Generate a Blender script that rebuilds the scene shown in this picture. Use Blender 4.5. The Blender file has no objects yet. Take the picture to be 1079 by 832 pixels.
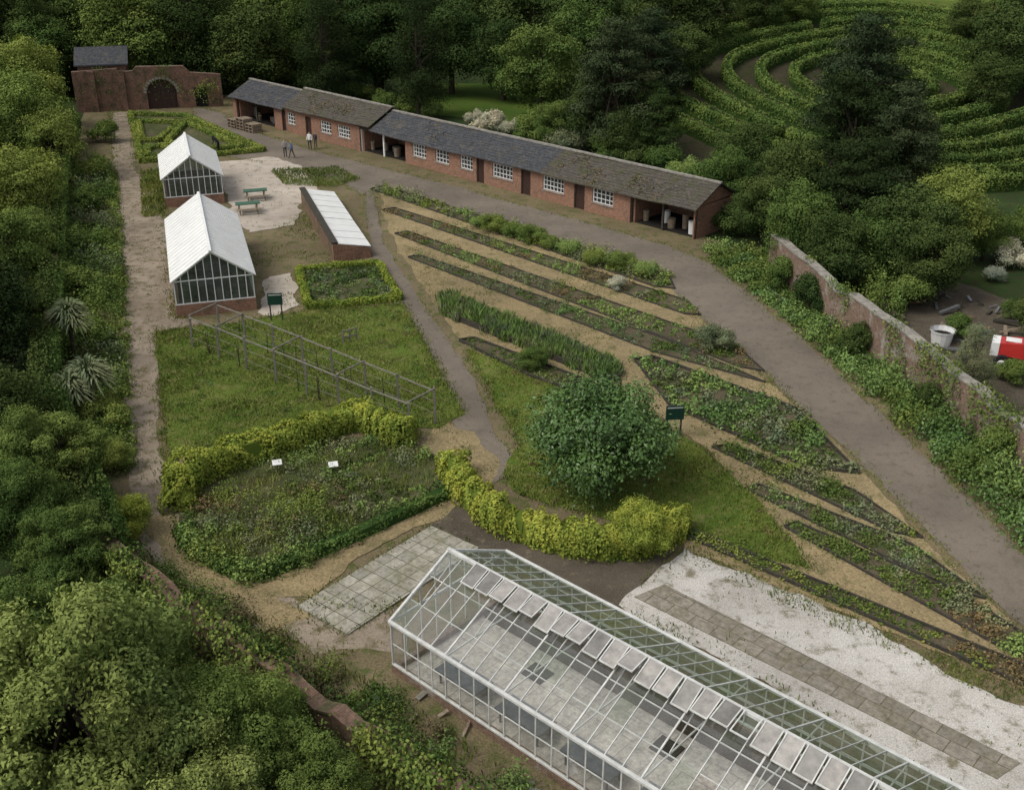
import bpy, math, random
import numpy as np
from mathutils import Vector, Matrix
from mathutils.geometry import tessellate_polygon
random.seed(4)
RNG=np.random.default_rng(11)
F=1150.0; PITCH=math.radians(25.8); H=23.5
S,C=math.sin(PITCH),math.cos(PITCH)
# survey of the site: image measurement -> metres on the ground (or on level z)
def P(x,y,z=0.0):
    u=(x-539.5)/F; v=(y-416)/F; t=(H-z)/(S+v*C)
    return Vector((u*t,(C-v*S)*t,z))
def terr(x,y): # parkland rises behind the outbuilding towards the maze
    x=np.asarray(x,float);y=np.asarray(y,float)
    s=np.clip((x-4)/18,0,1); s=s*s*(3-2*s); r=np.clip(y-90,0,70); r=np.where(r<8,r*r/16,r-4)
    return .165*r*s
scene=bpy.context.scene
def link(o):
    scene.collection.objects.link(o); return o
# ------------------------------------------------------------------ materials
def newmat(name):
    m=bpy.data.materials.new(name); m.use_nodes=True
    nt=m.node_tree; nt.nodes.clear()
    out=nt.nodes.new('ShaderNodeOutputMaterial')
    return m,nt,out
def noise(nt,co,scale,detail=4,rough=.6):
    n=nt.nodes.new('ShaderNodeTexNoise'); n.inputs['Scale'].default_value=scale
    n.inputs['Detail'].default_value=detail; n.inputs['Roughness'].default_value=rough
    nt.links.new(co,n.inputs['Vector']); return n.outputs['Fac']
def ramp(nt,fac,a,b,ca=(0,0,0,1),cb=(1,1,1,1)):
    r=nt.nodes.new('ShaderNodeValToRGB'); r.color_ramp.elements[0].position=a; r.color_ramp.elements[1].position=b
    r.color_ramp.elements[0].color=ca; r.color_ramp.elements[1].color=cb
    nt.links.new(fac,r.inputs[0]); return r.outputs[0]
def mix(nt,fac,a,b,mode='MIX'):
    m=nt.nodes.new('ShaderNodeMix'); m.data_type='RGBA'; m.blend_type=mode
    for s,v in ((m.inputs[0],fac),(m.inputs[6],a),(m.inputs[7],b)):
        if isinstance(v,(int,float)): s.default_value=v
        elif isinstance(v,tuple): s.default_value=(v[0],v[1],v[2],1)
        else: nt.links.new(v,s)
    return m.outputs[2]
def pbsdf(nt,out,col,rough=.85,spec=.2,bumpfac=None,bstr=.4,bdist=.05,metal=0):
    b=nt.nodes.new('ShaderNodeBsdfPrincipled')
    if isinstance(col,tuple): b.inputs['Base Color'].default_value=(col[0],col[1],col[2],1)
    else: nt.links.new(col,b.inputs['Base Color'])
    b.inputs['Roughness'].default_value=rough; b.inputs['Specular IOR Level'].default_value=spec
    b.inputs['Metallic'].default_value=metal
    if bumpfac is not None:
        bp=nt.nodes.new('ShaderNodeBump'); bp.inputs['Strength'].default_value=bstr; bp.inputs['Distance'].default_value=bdist
        nt.links.new(bumpfac,bp.inputs['Height']); nt.links.new(bp.outputs[0],b.inputs['Normal'])
    nt.links.new(b.outputs[0],out.inputs[0]); return b
def coord(nt,kind='Object'):
    return nt.nodes.new('ShaderNodeTexCoord').outputs[kind]
def groundmat(name,c1,c2,c3,s1=.25,s2=1.5,t3=(.5,.62),fine=14,bump=.5,fineamt=.5):
    m,nt,out=newmat(name); co=coord(nt)
    a=ramp(nt,noise(nt,co,s1,5),.38,.62); b=ramp(nt,noise(nt,co,s2,5,.7),t3[0],t3[1])
    f=noise(nt,co,fine,4,.75)
    col=mix(nt,a,c1,c2); col=mix(nt,b,col,c3)
    sp=ramp(nt,f,.3,.72,(1-fineamt,)*3+(1,),(1+fineamt,)*3+(1,))
    col=mix(nt,1.0,col,sp,'MULTIPLY')
    g=ramp(nt,noise(nt,co,.09,3),.3,.7,(.8,.8,.8,1),(1.15,1.15,1.15,1))
    col=mix(nt,1.0,col,g,'MULTIPLY')
    pbsdf(nt,out,col,.95,.1,f,bump,.06)
    return m
def plain(name,c,rough=.7,spec=.3,var=.25,sc=3,metal=0):
    m,nt,out=newmat(name); co=coord(nt); n=noise(nt,co,sc,5,.7)
    sp=ramp(nt,n,.3,.7,(1-var,)*3+(1,),(1+var*.6,)*3+(1,))
    pbsdf(nt,out,mix(nt,1.0,c,sp,'MULTIPLY'),rough,spec,n,.2,.01,metal); return m
def brickmat(name,c1,c2,mortar,bw=.225,rh=.075,stain=(.12,.1,.08),stt=(.5,.7),off=.5,msz=.012):
    m,nt,out=newmat(name); uv=coord(nt,'UV')
    b=nt.nodes.new('ShaderNodeTexBrick'); nt.links.new(uv,b.inputs['Vector'])
    b.inputs['Scale'].default_value=1; b.inputs['Brick Width'].default_value=bw; b.inputs['Row Height'].default_value=rh
    b.inputs['Mortar Size'].default_value=msz; b.inputs['Color1'].default_value=(*c1,1); b.inputs['Color2'].default_value=(*c2,1)
    b.inputs['Mortar'].default_value=(*mortar,1); b.offset=off; b.inputs['Mortar Smooth'].default_value=.3
    co=coord(nt); n=noise(nt,co,.9,5,.75); n2=noise(nt,co,6,5,.7)
    col=mix(nt,ramp(nt,n,stt[0],stt[1]),b.outputs[0],stain)
    col=mix(nt,1.0,col,ramp(nt,n2,.3,.7,(.6,.6,.6,1),(1.35,1.35,1.35,1)),'MULTIPLY')
    pbsdf(nt,out,col,.9,.15,n2,.5,.03); return m
def folmat(name,dark,light,trans=.0,gloss=False,vs=.45):
    m,nt,out=newmat(name)
    at=nt.nodes.new('ShaderNodeAttribute'); at.attribute_name='tint'
    oi=nt.nodes.new('ShaderNodeObjectInfo')
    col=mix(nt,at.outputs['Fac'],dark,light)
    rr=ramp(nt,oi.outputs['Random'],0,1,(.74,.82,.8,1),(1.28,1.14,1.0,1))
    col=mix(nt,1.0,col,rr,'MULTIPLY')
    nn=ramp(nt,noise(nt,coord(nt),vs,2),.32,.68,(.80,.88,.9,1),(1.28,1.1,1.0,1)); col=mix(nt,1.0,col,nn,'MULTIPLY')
    hs=nt.nodes.new('ShaderNodeHueSaturation'); hs.inputs['Saturation'].default_value=.88; nt.links.new(col,hs.inputs['Color']); col=hs.outputs[0]
    if gloss:
        b=nt.nodes.new('ShaderNodeBsdfPrincipled'); b.inputs['Roughness'].default_value=.4; b.inputs['Specular IOR Level'].default_value=.35
    else: b=nt.nodes.new('ShaderNodeBsdfDiffuse')
    nt.links.new(col,b.inputs[0])
    if not trans:
        nt.links.new(b.outputs[0],out.inputs[0]); return m
    tr=nt.nodes.new('ShaderNodeBsdfTranslucent'); nt.links.new(mix(nt,1.0,col,(1.3,1.35,.6),'MULTIPLY'),tr.inputs[0])
    ms=nt.nodes.new('ShaderNodeMixShader'); ms.inputs[0].default_value=trans
    nt.links.new(b.outputs[0],ms.inputs[1]); nt.links.new(tr.outputs[0],ms.inputs[2]); nt.links.new(ms.outputs[0],out.inputs[0])
    return m
def glassmat(name,tint=(.95,.97,.96),refl=.04,dirt=.08,dcol=(.55,.55,.52)):
    m,nt,out=newmat(name)
    tr=nt.nodes.new('ShaderNodeBsdfTransparent'); tr.inputs[0].default_value=(*tint,1)
    gl=nt.nodes.new('ShaderNodeBsdfGlossy'); gl.inputs['Roughness'].default_value=.03
    fr=nt.nodes.new('ShaderNodeLayerWeight'); fr.inputs[0].default_value=.2
    ad=nt.nodes.new('ShaderNodeMath'); ad.operation='MULTIPLY_ADD'; ad.inputs[1].default_value=.45; ad.inputs[2].default_value=refl
    nt.links.new(fr.outputs['Facing'],ad.inputs[0]); ad.use_clamp=True
    ms=nt.nodes.new('ShaderNodeMixShader'); nt.links.new(ad.outputs[0],ms.inputs[0])
    nt.links.new(tr.outputs[0],ms.inputs[1]); nt.links.new(gl.outputs[0],ms.inputs[2])
    df=nt.nodes.new('ShaderNodeBsdfDiffuse'); df.inputs[0].default_value=(*dcol,1)
    co=coord(nt); n=ramp(nt,noise(nt,co,1.3,4,.7),.35,.75,(dirt*.4,)*3+(1,),(dirt*1.8,)*3+(1,))
    m2=nt.nodes.new('ShaderNodeMixShader'); nt.links.new(n,m2.inputs[0])
    nt.links.new(ms.outputs[0],m2.inputs[1]); nt.links.new(df.outputs[0],m2.inputs[2]); nt.links.new(m2.outputs[0],out.inputs[0])
    return m
M={}
M['ground']=groundmat('forest_floor',(.025,.045,.014),(.04,.065,.018),(.045,.042,.022))
M['soil']=groundmat('garden_soil_m',(.15,.12,.07),(.20,.16,.095),(.09,.105,.035),.3,1.2,(.5,.63))
M['road']=groundmat('dirt_road',(.155,.13,.105),(.195,.165,.13),(.125,.105,.08),.3,2.2,(.52,.72),20,.3,.22)
M['leftpath']=groundmat('worn_path',(.31,.255,.195),(.23,.185,.14),(.14,.12,.065),.4,1.6,(.5,.64),16,.3,.35)
M['straw']=groundmat('straw',(.31,.24,.13),(.24,.19,.105),(.15,.135,.06),.5,1.2,(.52,.68),12,.6,.5)
M['yard']=groundmat('yard_gravel',(.50,.44,.37),(.40,.35,.29),(.24,.20,.145),.35,1.3,(.53,.72),25,.3,.3)
M['gravel']=groundmat('white_gravel',(.55,.52,.48),(.44,.41,.37),(.20,.18,.12),.4,1.6,(.53,.68),22,.4,.45)
M['darkgravel']=groundmat('dark_gravel',(.08,.066,.05),(.11,.092,.068),(.17,.14,.10),.4,2.2,(.56,.72),18,.4,.5)
M['lawn']=groundmat('lawn_turf',(.08,.13,.02),(.12,.155,.03),(.18,.17,.06),.4,1.2,(.5,.68),15,.6,.4)
M['meadow']=groundmat('meadow',(.06,.11,.018),(.085,.13,.022),(.09,.08,.035),.2,1.0,(.55,.7))
M['bed']=groundmat('bed_soil',(.085,.068,.045),(.13,.105,.068),(.06,.085,.03),.6,2.0,(.5,.6),14,.7,.5)
M['weedbed']=groundmat('weed_bed',(.06,.075,.026),(.10,.095,.05),(.15,.125,.085),.4,1.5,(.54,.66))
M['mazefloor']=groundmat('maze_floor',(.06,.05,.032),(.045,.045,.022),(.03,.04,.015))
M['slab']=brickmat('paving',(.38,.355,.295),(.29,.275,.23),(.10,.095,.06),.62,.62,(.19,.18,.11),(.45,.7),0,.02)
M['slab2']=brickmat('paving_worn',(.28,.25,.205),(.21,.19,.155),(.11,.10,.065),.9,.6,(.16,.145,.10),(.45,.65),.5,.02)
M['ghfloor']=brickmat('glasshouse_floor',(.56,.51,.455),(.47,.425,.38),(.3,.27,.24),.9,.9,(.36,.33,.285),(.45,.72),.5,.015)
M['brick']=brickmat('red_brick',(.32,.145,.085),(.235,.11,.07),(.27,.21,.17),stain=(.17,.115,.08))
M['brickgate']=brickmat('dull_red_brick',(.24,.115,.075),(.17,.085,.058),(.19,.15,.12),stain=(.085,.07,.045),stt=(.45,.62))
M['brickold']=brickmat('old_brick',(.22,.125,.085),(.16,.10,.072),(.22,.19,.155),stain=(.30,.275,.235),stt=(.52,.64))
M['brickdark']=brickmat('weathered_brick',(.23,.12,.08),(.15,.085,.06),(.17,.145,.115),stain=(.09,.09,.045),stt=(.48,.64))
M['stonecap']=plain('stone_coping',(.29,.27,.235),.9,.1,.5,2.5)
M['slate']=brickmat('slate',(.085,.088,.095),(.055,.058,.064),(.025,.025,.025),.3,.2,(.11,.10,.08),(.52,.7),.5,.012)
M['slatebrown']=brickmat('stone_slate',(.11,.097,.08),(.08,.07,.06),(.025,.024,.02),.4,.22,(.075,.078,.042),(.5,.65),.5,.014)
M['white']=plain('white_paint',(.78,.78,.76),.5,.4,.1)
M['whiteroof']=plain('whitewashed_glass',(.80,.80,.77),.4,.4,.12,1.2)
M['frame']=plain('aged_white_frame',(.60,.60,.57),.6,.3,.25)
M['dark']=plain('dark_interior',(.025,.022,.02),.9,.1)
M['door']=plain('dark_painted_door',(.05,.025,.02),.6,.3)
M['wood']=plain('weathered_wood',(.25,.2,.145),.85,.1,.4,6)
M['greywood']=plain('grey_post_timber',(.22,.205,.17),.85,.1,.4,6)
M['darkwood']=plain('dark_board',(.06,.055,.045),.85,.1,.4,6)
M['pane']=plain('window_pane',(.03,.035,.04),.12,.6,.3)
M['signgreen']=plain('green_sign_paint',(.012,.05,.035),.5,.3)
M['plastic_green']=plain('green_paint',(.05,.13,.08),.5,.3)
M['redpaint']=plain('red_paint',(.45,.03,.025),.4,.5,.1)
M['tyre']=plain('rubber',(.02,.02,.02),.8,.2)
M['bark']=plain('bark',(.06,.048,.036),.9,.1,.4,8)
M['vent']=plain('vent_glass_dusty',(.33,.31,.285),.35,.4,.45,2.5)
M['vent2']=plain('vent_glass_dark',(.20,.19,.175),.3,.5,.45,2.5)
M['metal']=plain('grey_metal',(.25,.26,.27),.45,.5,.3,4,.6)
M['glass']=glassmat('greenhouse_glass')
M['glassfar']=glassmat('greenhouse_glass_greenish',(.86,.91,.86),.05,.16,(.24,.27,.21))  # greener, less clear glass than the plain panes
M['glassend']=glassmat('end_glass',(.6,.68,.68),.06,.2,(.3,.33,.32))
FM={
 'dark':folmat('foliage_dark',(.018,.04,.010),(.08,.13,.03)),
 'vdark':folmat('foliage_yew_gap',(.010,.022,.009),(.035,.062,.018)),  # yew foliage; its near-black colour also stands for a shaded gap
 'mid':folmat('foliage_mid',(.03,.068,.012),(.135,.215,.038)),
 'light':folmat('foliage_light',(.055,.10,.014),(.235,.33,.058),.12),
 'olive':folmat('foliage_olive',(.05,.095,.016),(.33,.41,.095),.15),
 'lime':folmat('foliage_lime',(.09,.15,.010),(.40,.47,.04),.12,vs=1.5),
 'pine':folmat('foliage_pine',(.014,.03,.014),(.065,.10,.044)),
 'laurel':folmat('foliage_laurel',(.028,.075,.012),(.12,.24,.038),0,True),
 'crop':folmat('foliage_crop',(.06,.12,.022),(.23,.37,.085)),
 'grey':folmat('foliage_greygreen',(.07,.10,.045),(.23,.28,.15)),
 'grass':folmat('grass_blades',(.085,.13,.018),(.22,.285,.05),vs=.7),
 'hay':folmat('dry_grass_blades',(.16,.16,.04),(.36,.34,.13)),
 'dry':folmat('dry_straw',(.19,.145,.065),(.46,.36,.20)),
 'flower':folmat('blossom',(.10,.15,.05),(.62,.63,.52)),
 'brownveg':folmat('foliage_brown',(.08,.07,.03),(.22,.18,.085)),
 'maze':folmat('foliage_maze',(.022,.055,.010),(.145,.24,.042)),
}
# ------------------------------------------------------------------ mesh builder
class MB:
    def __init__(s): s.v=[];s.f=[];s.m=[];s.mats=[]
    def mi(s,mat):
        if mat not in s.mats: s.mats.append(mat)
        return s.mats.index(mat)
    def face(s,pts,mat):
        i=len(s.v); s.v+= [tuple(p) for p in pts]; s.f.append(tuple(range(i,i+len(pts)))); s.m.append(s.mi(mat))
    def hexa(s,c,mat):
        for q in ((0,3,2,1),(4,5,6,7),(0,1,5,4),(1,2,6,5),(2,3,7,6),(3,0,4,7)): s.face([c[k] for k in q],mat)
    def box(s,x0,x1,y0,y1,z0,z1,mat):
        s.hexa([(x0,y0,z0),(x1,y0,z0),(x1,y1,z0),(x0,y1,z0),(x0,y0,z1),(x1,y0,z1),(x1,y1,z1),(x0,y1,z1)],mat)
    def bar(s,p,q,w,h,mat,up=(0,0,1)):
        p=Vector(p);q=Vector(q);d=(q-p).normalized();up=Vector(up)
        if abs(d.dot(up))>.97: up=Vector((1,0,0))
        a=d.cross(up).normalized()*w/2; b=a.cross(d).normalized()*h/2
        s.hexa([p-a-b,p+a-b,q+a-b,q-a-b,p-a+b,p+a+b,q+a+b,q-a+b],mat)
    def cyl(s,p,q,r0,r1,n,mat,cap=True):
        p=Vector(p);q=Vector(q);d=(q-p).normalized();u=Vector((0,0,1)) if abs(d.z)<.9 else Vector((1,0,0))
        a=d.cross(u).normalized();b=d.cross(a)
        R=[(math.cos(2*math.pi*k/n),math.sin(2*math.pi*k/n)) for k in range(n)]
        A=[p+(a*c+b*t)*r0 for c,t in R];B=[q+(a*c+b*t)*r1 for c,t in R]
        for k in range(n):
            s.face([A[k],A[(k+1)%n],B[(k+1)%n],B[k]],mat)
        if cap: s.face(A[::-1],mat); s.face(B,mat)
    def build(s,name,parent=None,mat=None):
        me=bpy.data.meshes.new(name); me.from_pydata(s.v,[],s.f)
        for m in s.mats: me.materials.append(m)
        me.polygons.foreach_set('material_index',s.m)
        uv=me.uv_layers.new(name='UVMap').data
        for p in me.polygons:
            n=p.normal
            if abs(n.z)>.995: t=Vector((1,0,0)); b=Vector((0,1,0))
            else:
                t=Vector((-n.y,n.x,0)).normalized(); b=n.cross(t)
            for li in p.loop_indices:
                c=me.vertices[me.loops[li].vertex_index].co
                uv[li].uv=(c.dot(t),c.dot(b))
        o=link(bpy.data.objects.new(name,me))
        if mat is not None and parent is None: o.matrix_world=mat
        if parent is not None: o.parent=parent
        return o
def empty(name,mat=None):
    o=link(bpy.data.objects.new(name,None)); o.empty_display_size=.5
    if mat is not None: o.matrix_world=mat
    return o
def frame(o,xd):
    x=Vector((xd[0],xd[1],0)).normalized(); y=Vector((-x.y,x.x,0))
    m=Matrix.Identity(4)
    for i in range(3): m[i][0]=x[i]; m[i][1]=y[i]; m[i][2]=(0,0,1)[i]; m[i][3]=(o[0],o[1],0)[i]
    return m
# ------------------------------------------------------------------ noise, polygons
_K=RNG.normal(size=(7,3)); _PH=RNG.uniform(0,6.28,7)
def nz(p,sc):
    s=0
    for i in range(7): s=s+np.sin((p/sc)@_K[i]*(1+.35*i)+_PH[i])
    return s/3.2
def inpoly(px,py,poly):
    x=np.array([p[0] for p in poly]);y=np.array([p[1] for p in poly]);r=np.zeros(len(px),bool);j=len(x)-1
    for i in range(len(x)):
        c=((y[i]>py)!=(y[j]>py))&(px<(x[j]-x[i])*(py-y[i])/(y[j]-y[i]+1e-9)+x[i]); r^=c; j=i
    return r
def W(pts,z=0): return [P(a,b,z) for a,b in pts]
def sample(poly,n):
    a=np.array([[p[0],p[1]] for p in poly]); lo=a.min(0);hi=a.max(0); out=[];tot=0
    while tot<n:
        q=RNG.uniform(lo,hi,(n*3,2)); q=q[inpoly(q[:,0],q[:,1],poly)]; out.append(q);tot+=len(q)
    return np.concatenate(out)[:n]
def area(poly):
    s=0
    for i in range(len(poly)):
        a=poly[i];b=poly[(i+1)%len(poly)]; s+=a[0]*b[1]-b[0]*a[1]
    return abs(s)/2
def sheet(name,pts,z,mat,jit=.12,step=.3,world=False):
    w=[Vector((p[0],p[1],0)) for p in (pts if world else W(pts))]; out=[]
    for i in range(len(w)):
        a=w[i];b=w[(i+1)%len(w)];L=(b-a).length;n=max(1,min(200,int(L/step)))
        nn=Vector((-(b-a).y,(b-a).x,0)).normalized()
        for k in range(n):
            p=a.lerp(b,k/n)
            o=0 if k==0 else (nz(np.array([[p.x,p.y,0.]]),1.7)[0]*jit+nz(np.array([[p.x,p.y,0.]]),.6)[0]*jit*.5+random.uniform(-jit,jit)*.15)*min(1,2*k*(L/n),2*(n-k)*(L/n))
            out.append(p+nn*o)
    tri=tessellate_polygon([out]); me=bpy.data.meshes.new(name)
    me.from_pydata([(p.x,p.y,z) for p in out],[],[tuple(t) for t in tri])
    me.update()
    for p in me.polygons:
        if p.normal.z<0: p.flip()
    me.materials.append(mat); return link(bpy.data.objects.new(name,me))
# ------------------------------------------------------------------ foliage builder (quads in numpy)
class Fol:
    def __init__(s): s.q=[];s.t=[];s.m=[]
    def leaves(s,pos,nrm,size,asp=.6,tint=None,m=0):
        n=len(pos)
        if n==0: return
        nrm=nrm/(np.linalg.norm(nrm,axis=1,keepdims=True)+1e-9)
        r=RNG.normal(size=(n,3)); t=np.cross(nrm,r); t/=np.linalg.norm(t,axis=1,keepdims=True)+1e-9
        b=np.cross(nrm,t); sz=(np.ones(n)*size).reshape(-1,1)
        q=np.stack([pos+t*sz*.5-nrm*sz*.1,pos+b*sz*asp*.5,pos-t*sz*.5-nrm*sz*.1,pos-b*sz*asp*.5],1)
        s.q.append(q); s.t.append(np.clip(tint if tint is not None else RNG.uniform(0,1,n),0,1)); s.m.append(np.full(n,m))
    def blades(s,pos,h,w,lean=.4,tint=None,m=0):
        n=len(pos); d=RNG.normal(size=(n,3)); d[:,2]=0; d/=np.linalg.norm(d,axis=1,keepdims=True)+1e-9
        a=RNG.uniform(0,6.28,n); side=np.stack([np.cos(a),np.sin(a),np.zeros(n)],1)
        h=(np.ones(n)*h).reshape(-1,1); w=(np.ones(n)*w).reshape(-1,1); l=RNG.uniform(.1,1,(n,1))*lean
        up=np.array([[0,0,1.]]); tip=pos+up*h+d*h*l; mid=pos+up*h*.55+d*h*l*.35
        s.q.append(np.stack([pos-side*w*.3,mid-side*w*.5,tip,mid+side*w*.5],1))
        s.t.append(np.clip(tint if tint is not None else RNG.uniform(0,1,n),0,1)); s.m.append(np.full(n,m))
    def tube(s,p,q,r0,r1,n=6,m=1):
        p=np.array(p,float);q=np.array(q,float);d=q-p;d/=np.linalg.norm(d)+1e-9
        u=np.array([0,0,1.]) if abs(d[2])<.9 else np.array([1.,0,0]); a=np.cross(d,u);a/=np.linalg.norm(a);b=np.cross(d,a)
        th=np.linspace(0,2*np.pi,n+1); c=np.outer(np.cos(th),a)+np.outer(np.sin(th),b)
        A=p+c*r0;B=q+c*r1; s.q.append(np.stack([A[:-1],A[1:],B[1:],B[:-1]],1)); s.t.append(np.full(n,.5)); s.m.append(np.full(n,m))
    def quads(s,q,tint,m=0):
        s.q.append(q); s.t.append(tint); s.m.append(np.full(len(q),m))
    def mesh(s,name,mats,lift=False):
        q=np.concatenate(s.q).astype(np.float32); n=len(q); t=np.repeat(np.concatenate(s.t),4).astype(np.float32)
        if lift: q[:,:,2]+=terr(q[:,:,0],q[:,:,1])
        me=bpy.data.meshes.new(name); me.vertices.add(4*n); me.vertices.foreach_set('co',q.ravel())
        me.loops.add(4*n); me.loops.foreach_set('vertex_index',np.arange(4*n,dtype=np.int32))
        me.polygons.add(n); me.polygons.foreach_set('loop_start',np.arange(0,4*n,4,dtype=np.int32))
        for m in mats: me.materials.append(m)
        me.polygons.foreach_set('material_index',np.concatenate(s.m).astype(np.int32))
        me.update(calc_edges=True); me.attributes.new('tint','FLOAT','POINT').data.foreach_set('value',t)
        return me
    def build(s,name,mats,lift=False): return link(bpy.data.objects.new(name,s.mesh(name,mats,lift)))
def proto(name,seed,q=1.25,vs=1.0,ncl=50,clr=(.2,.38),n=26000,ls=.055,asp=.6,flat=.8,top=0,trunk=.06,low=-.95):
    g=np.random.default_rng(seed); f=Fol(); cen=[]
    d=g.normal(size=(ncl*3,3)); d/=np.linalg.norm(d,axis=1,keepdims=True); d=d[d[:,2]>low][:ncl]
    rad=g.uniform(.45,.86,len(d))**.9; cen=d*rad[:,None]; 
    cen[:,2]*=vs
    if top: # narrow towards the top
        k=np.clip(1-(cen[:,2]/vs+.6)/1.7*top,.12,1); cen[:,0]*=k;cen[:,1]*=k
    cr=g.uniform(clr[0],clr[1],len(cen)); 
    if top: cr=cr*np.clip(1-(cen[:,2]/vs)*.35,.5,1.2)
    ct=g.uniform(0,1,len(cen)); w=cr**2; w/=w.sum(); idx=g.choice(len(cen),n,p=w)
    v=g.normal(size=(n,3)); v/=np.linalg.norm(v,axis=1,keepdims=True); v[:,2]=np.where(g.uniform(size=n)<.6,np.abs(v[:,2]),v[:,2])
    lump=1+.3*nz(v*1.0+idx[:,None]*3.1,.35)
    rr=cr[idx]*lump*(1-g.uniform(0,1,n)**2.2*.45)
    off=v*rr[:,None]; off[:,2]*=flat
    pos=cen[idx]+off; pos[:,2]+=q
    nrm=v+g.normal(size=(n,3))*.55+np.array([0,0,.45])
    tint=.12+.32*ct[idx]+.36*v[:,2]*(rr/cr[idx])+.3*g.uniform(size=n)  # random leaf tone plus painted shade: lighter on clump tops, darker inside
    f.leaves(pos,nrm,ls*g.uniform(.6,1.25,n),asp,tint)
    # stray sprays
    k=n//9; i2=g.choice(len(cen),k); v2=g.normal(size=(k,3)); v2/=np.linalg.norm(v2,axis=1,keepdims=True)
    p2=cen[i2]+v2*(cr[i2]*g.uniform(1,1.5,k))[:,None]*np.array([1,1,flat]); p2[:,2]+=q
    f.leaves(p2,v2+g.normal(size=(k,3)),ls*.8,asp,.4+.5*g.uniform(size=k))
    if trunk:
        b=np.array([0,0,0.]);m=np.array([g.uniform(-.04,.04),g.uniform(-.04,.04),max(q-.55*vs,q*.4)])
        f.tube(b,m,trunk*1.3,trunk*.9,8); t2=np.array([m[0],m[1],q+.3*vs]); f.tube(m,t2,trunk*.9,trunk*.3,7)
        for c in range(0,len(cen),2):
            s0=m+(t2-m)*g.uniform(0,.8); e=cen[c]+np.array([0,0,q]); mid=(s0+e)/2+np.array([0,0,.05])
            f.tube(s0,mid,trunk*.4,trunk*.25,5); f.tube(mid,e,trunk*.25,trunk*.08,5)
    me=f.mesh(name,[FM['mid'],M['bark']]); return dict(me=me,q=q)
PR={
 'b1':proto('broadleaf_a',1),'b2':proto('broadleaf_b',2,vs=1.1,ncl=56),'b3':proto('broadleaf_c',3,q=1.2,ncl=40,clr=(.24,.44)),
 'n1':proto('near_a',5,ncl=80,clr=(.12,.28),n=75000,ls=.042,asp=.5,flat=.75),
 'n2':proto('near_b',6,ncl=64,clr=(.16,.32),n=70000,ls=.038,asp=.6,flat=.8),
 'yew':proto('yew',8,q=1.7,vs=1.9,ncl=50,clr=(.22,.38),top=.8,n=26000,ls=.05,asp=.4,flat=1.0),
 'pine':proto('pine',9,q=1.35,vs=1.3,ncl=64,clr=(.2,.36),n=36000,ls=.06,asp=.3,flat=.45,top=.4),
 's1':proto('shrub_a',12,q=.6,vs=.75,ncl=22,clr=(.28,.42),n=9000,ls=.09,trunk=.03,low=-.3),
 's2':proto('shrub_b',13,q=.55,vs=.8,ncl=18,clr=(.3,.45),n=9000,ls=.08,trunk=.03,low=-.3),
 'laurel':proto('laurel',14,q=.78,vs=.8,ncl=60,clr=(.2,.36),n=30000,ls=.06,asp=.5,flat=.9,trunk=.05,low=-.75),
}
def put(pk,x,y,r,mat,name,sz=1.0):
    o=link(bpy.data.objects.new(name,PR[pk]['me'])); o.location=(x,y,float(terr(x,y))); o.scale=(r*random.uniform(.93,1.07),r*random.uniform(.93,1.07),r*sz)
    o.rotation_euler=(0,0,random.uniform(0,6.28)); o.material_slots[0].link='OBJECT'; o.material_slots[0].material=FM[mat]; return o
def tree_at(cx,cy,rpx,pk,mat,name='deciduous_tree',sz=1.0):
    k=S+(cy-416)/F*C; a=rpx/(F*k); q=PR[pk]['q']*sz; g=0.
    for _ in range(12):
        r=a*(H-g)/(1+q*a); p=P(cx,cy,g+q*r); g=.5*g+.5*float(terr(p.x,p.y))
    return put(pk,p.x,p.y,r,mat,name,sz)
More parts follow.
